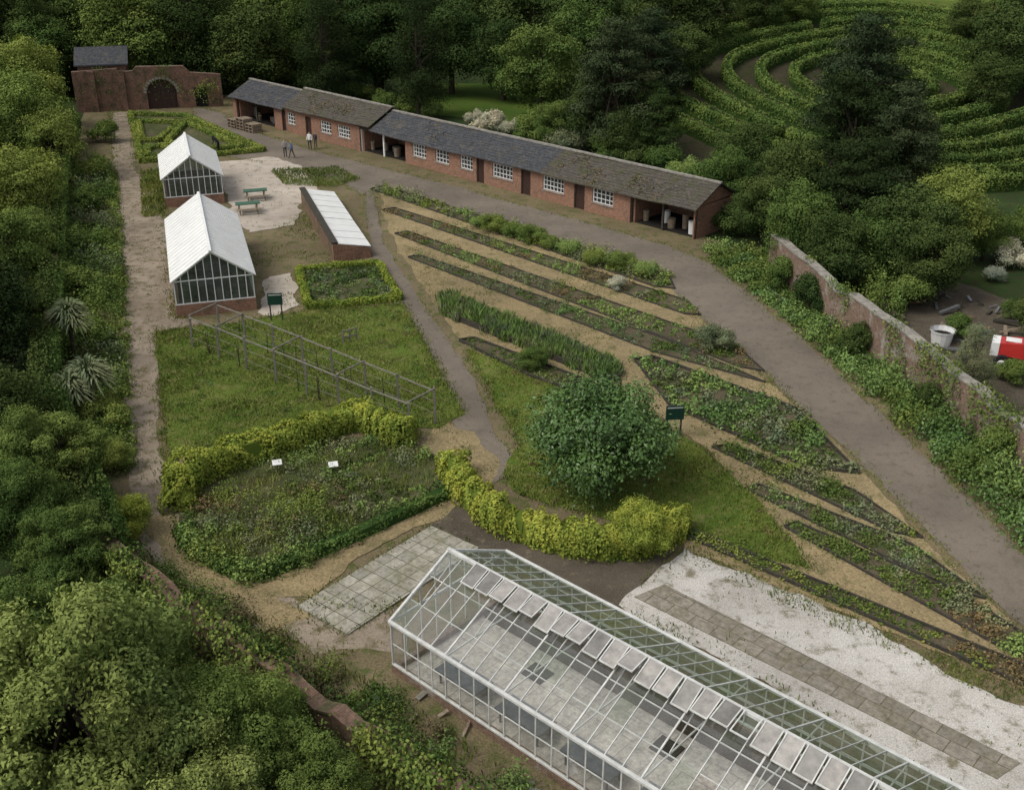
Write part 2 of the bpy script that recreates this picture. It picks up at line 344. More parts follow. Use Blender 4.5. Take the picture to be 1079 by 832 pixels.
def hedge(name,pts,w,h,mat,dens=260,ls=.13,lump=.16,closed=False,cores=True,into=None,rnd=.7):
    f=into or Fol(); pts=[np.array([p[0],p[1],0.]) for p in pts]
    if closed: pts.append(pts[0])
    for i in range(len(pts)-1):
        a,b=pts[i],pts[i+1];L=np.linalg.norm(b-a)
        if L<.01: continue
        d=(b-a)/L;nn=np.array([-d[1],d[0],0]); per=w+2*h; n=int(L*per*dens*.5)
        s=RNG.uniform(-.02,L+.02,n);th=RNG.uniform(0,np.pi,n); c=np.cos(th);sn=np.sin(th)
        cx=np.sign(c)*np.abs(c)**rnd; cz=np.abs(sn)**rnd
        base=a+d*s[:,None]; l=1+lump*nz(base+np.stack([c,c*0,sn],1)*.6,.5); l=l*(1-RNG.uniform(0,1,n)**2*.2)
        pos=base+nn*(cx*w/2*l)[:,None]; pos[:,2]=cz*h*l
        nrm=nn*c[:,None]+np.array([0,0,1])*sn[:,None]+RNG.normal(size=(n,3))*.5
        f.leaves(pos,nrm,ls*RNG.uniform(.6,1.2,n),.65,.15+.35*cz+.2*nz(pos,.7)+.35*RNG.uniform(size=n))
        if cores:
            A=[a-nn*w*.36,a+nn*w*.36,a+nn*w*.24,a-nn*w*.24];B=[b-nn*w*.36,b+nn*w*.36,b+nn*w*.24,b-nn*w*.24]
            z=[0,0,h*.75,h*.75]
            A=[x+np.array([0,0,k]) for x,k in zip(A,z)];B=[x+np.array([0,0,k]) for x,k in zip(B,z)]
            Q=[[A[k],A[(k+1)%4],B[(k+1)%4],B[k]] for k in range(4)]+[A,B]
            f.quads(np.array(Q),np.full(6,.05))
    for pt in ((pts[0],pts[-1]) if not closed else ()):
        n=int(w*h*dens*2.2); v=RNG.normal(size=(n,3)); v/=np.linalg.norm(v,axis=1,keepdims=True); v[:,2]=np.abs(v[:,2])
        l=(1+lump*nz(pt+v,.5))*(1-RNG.uniform(0,1,n)**2*.2); vv=np.sign(v)*np.abs(v)**.8
        pos=pt+vv*l[:,None]*np.array([w*.52,w*.52,h*.98]); f.leaves(pos,v+RNG.normal(size=(n,3))*.5,ls*RNG.uniform(.6,1.2,n),.65,.15+.35*v[:,2]+.2*nz(pos,.7)+.35*RNG.uniform(size=n))
    if into is None: return f.build(name,[FM[mat]])
def smooth(pts,n=4,closed=False):
    out=[];N=len(pts)
    for i in range(N if closed else N-1):
        p=[pts[(i+k)%N] if closed else pts[min(max(i+k,0),N-1)] for k in (-1,0,1,2)]
        for j in range(n):
            t=j/n; out.append(.5*((2*p[1])+(-p[0]+p[2])*t+(2*p[0]-5*p[1]+4*p[2]-p[3])*t*t+(-p[0]+3*p[1]-3*p[2]+p[3])*t**3))
    if not closed: out.append(pts[-1])
    return out
def plants(name,poly,n,rr,hh,mats,lpc=60,ls=.12,world=False,thr=None,nsc=2.0,bl=0,patch=0,excl=()):
    w=poly if world else W(poly); c=sample(w,n)
    c3=np.concatenate([c,np.zeros((len(c),1))],1)
    if thr is not None: c=c[nz(c3,nsc)>thr]
    for e in excl: c=c[~inpoly(c[:,0],c[:,1],e)]
    n=len(c)
    if n==0: return
    R=RNG.uniform(rr[0],rr[1],n);Hh=RNG.uniform(hh[0],hh[1],n); ct=RNG.uniform(0,1,n); cm=RNG.integers(0,len(mats),n)
    if patch: # same crop grows in patches along the bed
        c3=np.concatenate([c,np.zeros((n,1))],1); pv=nz(c3+17.3,patch)*.5+.5; cm=np.clip((pv*len(mats)+RNG.uniform(-.3,.3,n)).astype(int),0,len(mats)-1)
        hv=np.clip(1+.6*nz(c3-8.1,patch*.6),.35,1.8); Hh*=hv; R*=np.clip(hv,.6,1.3)
    f=Fol(); idx=np.repeat(np.arange(n),lpc); k=len(idx)
    v=RNG.normal(size=(k,3)); v/=np.linalg.norm(v,axis=1,keepdims=True); v[:,2]=np.abs(v[:,2])
    sc=(1-RNG.uniform(0,1,k)**2*.5)*(1+.25*nz(v+idx[:,None]*2.3,.4))
    pos=np.stack([c[idx,0]+v[:,0]*R[idx]*sc,c[idx,1]+v[:,1]*R[idx]*sc,v[:,2]*Hh[idx]*sc+.06],1)
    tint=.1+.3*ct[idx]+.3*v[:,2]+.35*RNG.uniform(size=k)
    for m in range(len(mats)):
        s=cm[idx]==m
        if not s.any(): continue
        if bl: 
            ps=pos[s].copy(); hs=Hh[idx][s]*RNG.uniform(.5,1.1,s.sum()); ps[:,2]=0; f.blades(ps,hs,ls,.5,tint[s],m)
        else: f.leaves(pos[s],(v+RNG.normal(size=(k,3))*.6)[s],ls*RNG.uniform(.6,1.3,s.sum()),.6,tint[s],m)
    return f.build(name,[FM[m] for m in mats])
def grass(name,poly,dens,h,w,mat='grass',world=False,thr=None,nsc=1.5,excl=()):
    wp=poly if world else W(poly); n=int(area(wp)*dens); c=sample(wp,n); c=np.concatenate([c,np.zeros((len(c),1))],1)
    if thr is not None: c=c[nz(c,nsc)+RNG.uniform(-.4,.4,len(c))>thr]
    for e in excl: c=c[~inpoly(c[:,0],c[:,1],e)]
    f=Fol(); k=len(c); f.blades(c,RNG.uniform(.5,1.2,k)*h*(1+.35*nz(c,1.1)),w,.7,.4+.35*nz(c,1.9)+.15*nz(c,.5)+RNG.uniform(-.3,.3,k)); return f.build(name,[FM[mat]])
def edges(name,poly,perm,h,w,sd=.22,mat='grass',thr=-.2): # tufts growing along the margin of a path or lawn
    wp=W(poly); f=Fol()
    for i in range(len(wp)):
        a=np.array(wp[i]);b=np.array(wp[(i+1)%len(wp)]);L=np.linalg.norm(b-a); n=int(L*perm)
        if n<2: continue
        c=a+(b-a)*RNG.uniform(0,1,(n,1)); c[:,:2]+=RNG.normal(size=(n,2))*sd; c=c[nz(c,1.3)+RNG.uniform(-.3,.3,n)>thr]; k=len(c)
        if k: f.blades(c,RNG.uniform(.4,1.3,k)*h,w,.8,.4+.3*nz(c,1.)+RNG.uniform(-.3,.3,k))
    return f.build(name,[FM[mat]])
# ------------------------------------------------------------------ ground: one terrain sheet out to the horizon
gx=np.concatenate([[-1500,-600,-200,-80,0],np.arange(4,24,2),np.arange(26,120,8),[160,300,700,1500]]).astype(float)
gy=np.concatenate([[-400,-100,0,60],np.arange(86,102,2),np.arange(104,168,8),[168,200,300,700,2500]]).astype(float)
GX,GY=np.meshgrid(gx,gy); GZ=terr(GX,GY); V=np.stack([GX,GY,GZ],-1).reshape(-1,3); nx_=len(gx)
fc=[(j*nx_+i,j*nx_+i+1,(j+1)*nx_+i+1,(j+1)*nx_+i) for j in range(len(gy)-1) for i in range(nx_-1)]
me=bpy.data.meshes.new('ground'); me.from_pydata([tuple(v) for v in V],[],fc); me.materials.append(M['ground']); link(bpy.data.objects.new('ground',me))
def terrsheet(name,poly,z,mat,st=1.0): # grid cells of the terrain inside a polygon
    a=np.array([[p[0],p[1]] for p in poly]); xs=np.arange(a[:,0].min(),a[:,0].max(),st);ys=np.arange(a[:,1].min(),a[:,1].max(),st); v=[];f=[]
    for x in xs:
        cx=np.full(len(ys),x+st/2); ok=inpoly(cx,ys+st/2,poly)
        for y in ys[ok]:
            i=len(v)
            for dx,dy in ((0,0),(st,0),(st,st),(0,st)): v.append((x+dx,y+dy,float(terr(x+dx,y+dy))+z))
            f.append((i,i+1,i+2,i+3))
    me=bpy.data.meshes.new(name); me.from_pydata(v,[],f); me.materials.append(mat); return link(bpy.data.objects.new(name,me))
soilpoly=[(90,112),(240,100),(260,118),(735,245),(812,278),(1079,512),(1250,660),(1300,900),(700,1000),(520,850),(320,735),(115,590),(60,420),(72,200)]
sheet('garden_soil',soilpoly,.01,M['soil'])
sheet('woodland_lawn',[(420,118),(440,88),(560,88),(640,110),(640,150),(560,130)],.01,M['meadow'])
terrsheet('maze_path',[(14,90),(62,84),(72,120),(60,140),(20,140),(12,110)],.08,M['mazefloor'])
terrsheet('park_lawn',[(44,140),(62,138),(95,150),(95,175),(44,175)],.10,M['lawn'])
leftpath=[(116,118),(138,118),(143,180),(170,205),(172,228),(185,335),(215,340),(165,350),(170,480),(180,530),(230,590),(330,640),(420,640),(430,690),(330,690),(215,632),(150,575),(136,500),(128,300),(121,180)]
sheet('worn_path',leftpath,.02,M['leftpath'],.15)
road=[(205,112),(235,120),(262,138),(345,163),(430,184),(560,219),(700,258),(748,278),(850,362),(960,466),(1079,585),(1160,665),(1160,740),(1079,660),(1000,585),(900,480),(800,388),(700,303),(640,279),(520,243),(440,214),(395,200),(385,208),(360,192),(320,180),(240,165),(205,140)]
branch=[(384,204),(393,202),(398,222),(404,258),(452,330),(502,400),(522,460),(548,490),(520,510),(482,470),(470,420),(427,330),(394,275),(386,230)]
sheet('dirt_road',road,.03,M['road'],.12); sheet('dirt_path',branch,.034,M['road'],.08)
yard=[(218,172),(288,166),(318,176),(334,205),(318,214),(310,238),(262,246),(240,222),(232,190)]
sheet('gravel_yard',yard,.04,M['yard'],.25)
sheet('gravel_yard',[(284,292),(306,288),(316,322),(290,334),(272,330)],.04,M['yard'],.2)
sheet('straw_ground',[(400,203),(690,292),(708,305),(795,390),(893,480),(990,585),(1070,664),(1150,745),(1150,780),(1079,728),(900,650),(720,580),(700,540),(855,600),(740,470),(650,410),(560,392),(490,365),(455,318),(425,270),(404,228)],.045,M['straw'],.15)
sheet('straw_path',[(470,440),(500,455),(525,500),(490,540),(430,560),(330,630),(300,630),(265,612),(470,522),(440,470)],.038,M['straw'],.25)
sheet('straw_path',[(150,545),(180,540),(262,612),(330,650),(290,665),(190,610)],.025,M['straw'],.25)
lawn1=[(164,350),(245,341),(322,328),(425,321),(490,437),(462,452),(430,450),(370,432),(260,458),(176,487)]
lawn2=[(490,368),(560,392),(648,410),(700,450),(740,472),(800,530),(855,600),(800,588),(720,556),(640,548),(548,522),(530,500),(548,470),(505,395)]
sheet('lawn',lawn1,.052,M['lawn'],.12); sheet('lawn',lawn2,.052,M['lawn'],.12)
wb=[(180,520),(300,470),(430,455),(482,500),(470,520),(265,608),(200,578)]
sheet('weedy_bed',wb,.058,M['weedbed'])
sheet('dark_gravel',[(455,553),(490,530),(560,572),(715,580),(650,642),(560,600),(500,590)],.048,M['darkgravel'],.25)
gravel=[(652,638),(722,578),(800,612),(950,680),(1079,745),(1200,800),(1200,900),(1010,840),(850,748)]
sheet('white_gravel',gravel,.055,M['gravel'],.22)
sheet('plot_soil',[(312,286),(398,278),(423,318),(324,326)],.058,M['weedbed'],.05)
sheet('parterre_soil',[(138,122),(196,124),(278,160),(150,172)],.05,M['weedbed'])
# paving
def paving(name,pts,z,mat,th=.03):
    w=W(pts); m=frame(w[0],(w[1]-w[0])); inv=m.inverted(); q=[inv@p for p in w]
    b=MB(); b.face([(p.x,p.y,z) for p in q],mat)
    for i in range(len(q)):
        a,c=q[i],q[(i+1)%len(q)]; b.face([(a.x,a.y,0),(c.x,c.y,0),(c.x,c.y,z),(a.x,a.y,z)],mat)
    return b.build(name,mat=m)
paving('paving_patio',[(313,640),(366,670),(505,578),(455,555)],.08,M['slab'])
paving('paving_path',[(668,630),(1050,822),(1075,805),(700,617)],.075,M['slab2'])
# ------------------------------------------------------------------ beds
def bed(corners,mats,n,rr,hh,lpc=40,ls=.1,bl=0,edge=.14,thr=None,soil='bed',patch=2.2):
    sheet('bed_soil',corners,.064,M[soil],.03)
    b=MB(); w=W(corners)
    for i in range(len(w)):
        a,c=w[i].copy(),w[(i+1)%len(w)].copy(); 
        if (a-c).length<.4: continue
        a.z=c.z=edge/2; b.bar(a,c,.06,edge,M['darkwood'])
    b.build('bed_edging')
    plants('bed_plants',corners,n,rr,hh,mats,lpc,ls,thr=thr,bl=bl,patch=patch)
bed([(390,200),(404,197),(704,290),(711,305),(690,303)],['light','crop','grey','light'],240,(.25,.6),(.3,.85),50,.14)
bed([(403,222),(416,220),(724,318),(738,333),(722,332)],['grey','mid','crop','brownveg'],140,(.2,.5),(.15,.5),40,.12)
bed([(416,247),(430,245),(775,365),(805,392),(780,388)],['grey','mid','brownveg','crop'],220,(.2,.4),(.12,.42),40,.11)
bed([(430,272),(442,270),(700,358),(806,404),(690,372)],['mid','grey','crop'],150,(.2,.4),(.12,.35),36,.11)
bed([(462,316),(476,314),(652,388),(652,402),(632,400),(470,334)],['crop','grey','crop'],360,(.18,.35),(.55,.8),36,.09,bl=1,edge=.4,patch=0)
bed([(484,360),(500,358),(612,400),(600,412),(560,398)],['mid','grey'],50,(.2,.4),(.1,.35),40,.1,edge=.2)
bed([(668,380),(690,378),(838,432),(905,500),(850,494),(705,428)],['crop','mid','grey','crop','laurel'],230,(.2,.55),(.15,.45),44,.16,edge=.2)
bed([(750,472),(770,470),(900,518),(972,568),(940,562)],['mid','grey','light'],110,(.2,.45),(.1,.45),40,.12)
bed([(785,516),(800,512),(960,575),(1038,632),(1010,626)],['mid','grey','crop'],110,(.2,.4),(.1,.4),36,.11)
bed([(826,556),(840,552),(1000,620),(1082,672),(1100,705),(1070,692)],['mid','grey','brownveg','crop'],160,(.2,.4),(.1,.35),36,.11)
bed([(715,563),(728,560),(900,630),(1100,712),(1110,738)],['mid','grass','brownveg'],150,(.15,.35),(.08,.28),36,.1,edge=.18)
put('s1',*P(650,305)[:2],.65,'flower','white_flower_plant'); put('s2',*P(752,368)[:2],1.0,'grey','artichoke_plant')
tree_at(562,378,16,'laurel','mid','round_bush')
tree_at(634,462,74,'laurel','laurel','round_laurel_tree')
for (x,y) in ((600,268),(578,262),(625,280),(520,245),(540,250),(655,285),(680,292),(560,256),(505,240)): put('s2',*P(x,y)[:2],random.uniform(.6,1.0),random.choice(['light','crop']),'bed_shrub')
# ------------------------------------------------------------------ hedges
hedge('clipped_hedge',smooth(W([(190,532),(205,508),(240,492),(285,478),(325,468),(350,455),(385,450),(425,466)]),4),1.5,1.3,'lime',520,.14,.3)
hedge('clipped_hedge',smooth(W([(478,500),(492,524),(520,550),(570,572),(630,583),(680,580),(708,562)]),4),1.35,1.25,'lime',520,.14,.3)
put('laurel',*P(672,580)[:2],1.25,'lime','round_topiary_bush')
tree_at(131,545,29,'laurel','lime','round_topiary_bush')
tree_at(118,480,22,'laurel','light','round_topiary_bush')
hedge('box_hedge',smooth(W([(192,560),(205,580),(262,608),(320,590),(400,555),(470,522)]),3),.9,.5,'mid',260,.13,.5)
plants('hedge_weeds',[(185,555),(200,590),(262,616),(330,596),(330,580),(262,598),(205,570)],80,(.3,.6),(.4,.9),['crop','light','mid'],70,.12)
hedge('box_hedge',W([(314,287),(398,279),(422,317),(326,326)]),.55,.5,'lime',300,.12,.2,closed=True)
pf=Fol()
for L in ([(138,122),(196,124),(278,160),(150,172),(138,122)],[(146,130),(190,131),(168,150),(150,150),(146,130)],[(196,131),(255,157),(200,162),(176,152),(196,131)],[(155,158),(172,156),(188,165),(156,168),(155,158)]):
    hedge('x',W(L),.7,.55,'lime',150,.17,.1,into=pf)
pf.build('parterre_hedge',[FM['light']])
# maze: rows that run as rounded rectangles, broken by openings
mf=Fol(); cxm,cym=39.,113.
def mz(r,t):
    c,s_=math.cos(t),math.sin(t); x=r*math.copysign(abs(c)**.72,c); y=r*math.copysign(abs(s_)**.72,s_); a=.5
    return (cxm+x*math.cos(a)-y*math.sin(a),cym+x*math.sin(a)+y*math.cos(a))
for i,r in enumerate(np.arange(3.2,28,3.1)):
    a=random.uniform(0,6.28); end=a+6.28
    while a<end-1.2/r:
        span=min(random.uniform(1.2,2.8),end-a-1./r); n=max(4,int(r*span/1.3)); th=np.linspace(a,a+span,n)
        pts=[mz(r,t) for t in th]
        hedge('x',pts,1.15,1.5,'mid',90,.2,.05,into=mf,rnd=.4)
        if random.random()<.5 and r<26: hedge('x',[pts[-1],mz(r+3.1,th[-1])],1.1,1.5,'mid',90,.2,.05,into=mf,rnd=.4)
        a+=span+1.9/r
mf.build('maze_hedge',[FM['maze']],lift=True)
# ------------------------------------------------------------------ lawns, weeds
grass('lawn_grass',lawn1,150,.16,.04); grass('lawn_grass',lawn2,150,.16,.04)
grass('dry_grass',lawn1,60,.18,.04,'hay',thr=.15,nsc=1.8); grass('dry_grass',lawn2,60,.16,.04,'hay',thr=.15,nsc=1.8)
plants('lawn_weeds',lawn1,110,(.15,.35),(.1,.3),['mid','crop','grass','brownveg'],36,.09)
plants('lawn_weeds',lawn2,80,(.15,.3),(.08,.25),['mid','crop','grass','brownveg'],36,.09)
roadw=W(road); branchw=W(branch)
beds_zone=[(388,195),(705,286),(800,388),(1079,660),(1160,770),(720,580),(855,600),(560,392),(455,318)]
grass('weed_grass',beds_zone,45,.14,.04,thr=.3,excl=[roadw,branchw])
grass('straw_litter',beds_zone,80,.05,.06,'dry',thr=-.2,excl=[roadw,branchw])
grass('weed_grass',[(250,243),(350,215),(392,275),(425,320),(310,330),(270,300)],50,.14,.05,thr=.3)
grass('weed_grass',[(284,180),(355,176),(380,190),(352,198),(300,196)],90,.3,.06)
grass('weed_grass',[(148,182),(172,180),(176,228),(150,230)],90,.35,.07)
grass('weed_grass',leftpath,20,.12,.05,thr=.45,nsc=.8)
grass('weed_grass',yard,6,.12,.05,thr=.4,nsc=.8)
edges('verge_grass',road,30,.15,.045,.22); edges('verge_grass',branch,26,.12,.04,.14,thr=0); edges('verge_grass',leftpath,40,.2,.045,.25); edges('verge_grass',gravel,40,.18,.04,.25); edges('lawn_edge_grass',lawn1,50,.2,.045,.16,thr=-.6); edges('lawn_edge_grass',lawn2,50,.2,.045,.16,thr=-.6)
edges('verge_grass',[(313,640),(366,670),(505,578),(455,555)],40,.16,.04,.12)
grass('weed_grass',gravel,16,.14,.035,thr=.35,nsc=.7)
grass('weed_grass',[(715,568),(1100,740),(1100,760),(715,590)],110,.2,.04,thr=-.1)
path2=[(420,430),(560,500),(500,560),(330,640),(240,640),(150,560),(265,612)]
grass('weed_grass',path2,20,.12,.04,thr=.3,nsc=.8); grass('straw_litter',path2,40,.04,.06,'dry',thr=.0)
grass('weed_grass',[(655,640),(700,610),(850,745),(1010,840),(700,700)],40,.2,.04,thr=.1)
wbp=[(190,522),(300,474),(430,462),(474,500),(464,518),(265,602),(205,574)]
plants('wild_bed_plants',wbp,560,(.2,.55),(.15,.65),['mid','dark','crop','grey','mid','brownveg','light'],56,.1,thr=-.35,nsc=1.6,patch=2.5)
grass('wild_grass',wbp,90,.35,.035,'grass',thr=-.1)
plants('plot_weeds',[(316,288),(396,281),(418,316),(328,324)],190,(.2,.45),(.15,.4),['mid','dark','crop','grey'],40,.12)
plants('lavender_strip',[(240,560),(300,530),(320,545),(262,590)],60,(.2,.4),(.2,.5),['grey','light'],60,.09)
plants('border_shrubs',[(78,205),(116,180),(124,300),(132,480),(110,520),(70,470),(66,330)],420,(.4,.9),(.4,1.5),['mid','light','mid','grey'],110,.15,patch=3)
plants('border_edge_weeds',[(112,180),(122,180),(132,300),(142,500),(124,500),(118,300)],260,(.2,.5),(.2,.6),['crop','light','mid'],60,.12)
plants('border_plants',[(742,262),(812,268),(880,340),(1079,512),(1140,570),(1110,610),(1060,552),(960,458),(850,354),(752,276)],780,(.3,.8),(.3,1.1),['crop','mid','light','mid','laurel','crop'],90,.15,patch=3)
for x,y in ((828,296),(858,322),(905,366),(985,430),(1050,490)): put('s1',*P(x-6,y+8)[:2],random.uniform(.8,1.2),random.choice(['mid','dark','light']),'climbing_shrub',1.4)
fore=[(160,596),(250,640),(330,690),(420,735),(600,860),(480,870),(320,735),(130,604)]
plants('wall_weeds',fore,600,(.25,.6),(.2,.9),['mid','grass','brownveg','crop'],70,.09,thr=-.2,patch=1.5)
grass('wall_grass',fore,80,.4,.04,thr=-.4)
# ------------------------------------------------------------------ walls
def wall(name,pts,h,th,mat,cap,rough=.12,seg=1.2,ruin=0):
    b=MB(); hp=h
    for i in range(len(pts)-1):
        a,c=pts[i],pts[i+1];L=(c-a).length;n=max(1,int(L/seg)); d=(c-a)/L; nn=Vector((-d.y,d.x,0))*th/2
        for k in range(n):
            p=a+d*L*k/n;q=a+d*L*(k+1)/n; hn=h+random.uniform(-1,1)*rough-(random.random()<ruin)*random.uniform(.1,.35)
            P0=[p-nn,q-nn,q+nn,p+nn]; z=[hp,hn,hn,hp]
            b.hexa([(v.x,v.y,-.05) for v in P0]+[(v.x,v.y,zz) for v,zz in zip(P0,z)],mat)
            n2=nn*1.22
            P1=[p-n2,q-n2,q+n2,p+n2]; b.hexa([(v.x,v.y,zz+.004) for v,zz in zip(P1,z)]+[(v.x,v.y,zz+.09) for v,zz in zip(P1,z)],cap); hp=hn
    return b.build(name)
rw=W([(812,287),(880,346),(950,400),(1079,512),(1200,625)]); wall('brick_garden_wall',rw,2.5,.48,M['brickold'],M['stonecap'],.06,1.3,.1)
fw=[P(118,572,2.3),P(200,636,2.3),P(300,706,2.3),P(440,800,2.3),P(600,900,2.3)]
for v in fw: v.z=0
wall('ruined_brick_wall',fw,2.2,.42,M['brickdark'],M['brickdark'],.09,.7,.2)
lw=[P(75,120,2.4),P(62,180,2.4),P(45,400,2.4),P(118,572,2.3)]
for v in lw: v.z=0
wall('brick_garden_wall',lw,2.1,.38,M['brickdark'],M['brickdark'],.06,1.3)
def ivy(name,pts,h,dens,mat,thr,side=1,w=.5,zp=.6,nsc=1.6):
    f=Fol()
    for i in range(len(pts)-1):
        a=np.array(pts[i]);c=np.array(pts[i+1]);L=np.linalg.norm(c-a);d=(c-a)/L;nn=np.array([-d[1],d[0],0])
        n=int(L*dens);s=RNG.uniform(0,L,n);z=RNG.uniform(.0,1,n)**zp*(h+.3);o=RNG.uniform(-w/2,w/2,n)
        pos=a+d*s[:,None]+nn*(o+side*.25)[:,None]; pos[:,2]=z; k=nz(pos,nsc)+.3*RNG.uniform(-1,1,n)>thr
        f.leaves(pos[k],nn*side+RNG.normal(size=(k.sum(),3))*.7+np.array([0,0,.6]),.14,.7)
    return f.build(name,[FM[mat]])
ivy('ivy',rw,2.5,300,'light',.4); ivy('ivy',rw,2.5,380,'mid',.25,-1); ivy('ivy',lw,2.4,600,'mid',-.6,1,.9,.3); ivy('ivy',lw,2.5,500,'dark',-.5,-1,.9,.3); ivy('ivy',fw,2.3,420,'light',.2,-1,.8,.3,1.0); ivy('ivy',fw,2.3,420,'mid',.2,1,.9,.3,1.0); ivy('ivy',fw,2.3,500,'mid',.0,-1,.6,.8)
plants('wall_top_plants',[(900,300),(930,318),(965,345),(950,352),(915,335)],20,(.3,.6),(2.4,2.8),['light','mid'],160,.15)
# ------------------------------------------------------------------ bothy range
o0=P(247,124);o1=P(728,252); dv=(o1-o0); LB=dv.length; FB=frame(o0,dv); dn=dv.normalized()
def sx(px,z=1.2):
    u=(px-539.5)/F; return (u*(o0.y*C+(H-z)*S)-o0.x)/(dn.x-u*dn.y*C)
bothy=empty('brick_outbuilding',FB)
hE=2.25; walls=MB(); roofs=MB(); win=MB(); doors=MB()
ops=[('bay',249,289),('door',297,301),('win',303,311),('door',322,328),('win',338,349),('win',356,369),('bay',379,427),('win',435,449),('win',459,473),('win',485,498),('door',502,510),('win',519,540),('door',549,559),('win',572,594),('door',605,616),('win',624,646),('bay',664,731)]
cur=0
yb=4.6
for kind,a,b in ops:
    a=sx(a);b=sx(b)
    walls.box(cur,a,0,.3,0,hE,M['brick'])
    if kind=='door':
        walls.box(a,b,0,.3,2.0,hE,M['brick']); doors.box(a+.071,b-.071,.14,.2,0,2.0,M['door']); doors.box(a-.0,a+.07,.08,.2,0,2,M['darkwood']); doors.box(b-.07,b,.08,.2,0,2,M['darkwood'])
    elif kind=='win':
        z0,z1=.85,1.95; walls.box(a,b,0,.3,0,z0,M['brick']); walls.box(a,b,0,.3,z1,hE,M['brick'])
        win.box(a,b,.16,.18,z0,z1,M['pane']); win.box(a-.06,b+.06,-.06,-.003,z0-.08,z0-.003,M['stonecap'])
        nx=max(3,int(round((b-a)/.38)))
        for k in range(nx+1):
            x=a+(b-a)*k/nx; x=min(max(x,a+.045),b-.045); ww=.045 if k in(0,nx) else .022; win.box(x-ww,x+ww,.08,.155,z0,z1,M['white'])
        for k in range(4):
            z=z0+(z1-z0)*k/3; z=min(max(z,z0+.04),z1-.04); win.box(a+.09,b-.09,.085,.15,z-.022,z+.022,M['white'])
    else:
        n=max(2,int((b-a)/2.4)); 
        for k in range(n+1):
            x=a+(b-a)*k/n; win.box(x-.08,x+.08,.17,.29,0,hE-.23,M['white'] if 15<a<35 else M['darkwood'])
        walls.box(a,b,.04,.16,hE-.22,hE,M['darkwood'])
        walls.box(a,a+.25,.3,yb-.3,0,hE,M['brick']); walls.box(b-.25,b,.3,yb-.3,0,hE,M['brick'])
        for k in range(int((b-a)/1.1)):
            x=a+.7+k*1.1+random.uniform(-.2,.2); hh=random.uniform(.5,1.1); r=random.uniform(.22,.34); yy=1.2+random.uniform(-.4,.8)
            walls.cyl((x,yy,0.06),(x,yy,hh),r*.85,r,10,random.choice([M['metal'],M['wood'],M['white']] if a>40 else [M['wood'],M['metal']]))
    cur=b
walls.box(cur,LB+.2,0,.3,0,hE,M['brick'])
walls.box(0,LB+.2,yb-.3,yb,0,2.5,M['brick']); walls.box(-.02,.25,.302,yb-.302,0,hE,M['brick']); walls.box(LB-.1,LB+.19,.302,yb-.302,0,hE,M['brick'])
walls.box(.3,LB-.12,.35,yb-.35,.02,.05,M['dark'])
yr=2.5; zr=3.55
for x in (-.02,LB-.1):
    for xx in (x,x+.25): walls.face([(xx,0,hE),(xx,yb,hE+.1),(xx,yr,zr-.05)],M['brick'])
secs=[(-.3,sx(300,2.4),M['slate'],0),(sx(300,2.4),sx(392,2.4),M['slatebrown'],.28),(sx(392,2.4),sx(572,2.4),M['slate'],0),(sx(572,2.4),LB+.5,M['slatebrown'],0.0)]
for x0,x1,mt,dz in secs:
    for side in (0,1):
        y0,z0=(-.4,hE-.12+dz) if side==0 else (yb+.3,hE+.0+dz); y1,z1=yr,zr+dz
        nc=11; n=max(2,int((x1-x0)/.8))
        for c in range(nc):
            for k in range(n):
                xa=x0+(x1-x0)*k/n; xb=x0+(x1-x0)*(k+1)/n; t0=c/nc;t1=(c+1.12)/nc; t1=min(t1,1)
                j=random.uniform(0,.03)
                p=lambda x,t,o:(x,y0+(y1-y0)*t,z0+(z1-z0)*t+o+.05*math.sin(x*.35)+.035*math.sin(x*.9))
                lo=.05+j;hi=.015+j
                roofs.hexa([p(xa,t0,-.02),p(xb,t0,-.02),p(xb,t1,-.05),p(xa,t1,-.05),p(xa,t0,lo),p(xb,t0,lo),p(xb,t1,hi),p(xa,t1,hi)] if side==0 else
                           [p(xb,t0,-.02),p(xa,t0,-.02),p(xa,t1,-.05),p(xb,t1,-.05),p(xb,t0,lo),p(xa,t0,lo),p(xa,t1,hi),p(xb,t1,hi)],mt)
    roofs.bar((x0,yr,zr+dz+.08),(x1,yr,zr+dz+.08),.28,.12,M['stonecap'])
walls.build('walls',bothy);roofs.build('roof',bothy);win.build('windows',bothy);doors.build('doors',bothy)
f=Fol()
for x0,x1,mt,dz in secs:
    hvy=mt is M['slatebrown']
    n=int((x1-x0)*(110 if hvy else 50)); x=RNG.uniform(x0,x1,n);t=RNG.uniform(0,1,n); pos=np.stack([x,-.4+2.9*t,hE-.04+dz+(zr-hE+.12)*t],1)
    k=nz(pos,.9)>(.3 if hvy else .55); pos=pos[k]; pp=np.array([list(FB@Vector(q)) for q in pos]); f.leaves(pp,RNG.normal(size=(len(pp),3))*.5+np.array([0,0,1]),.15,.8)
f.build('roof_moss',[FM['brownveg']])
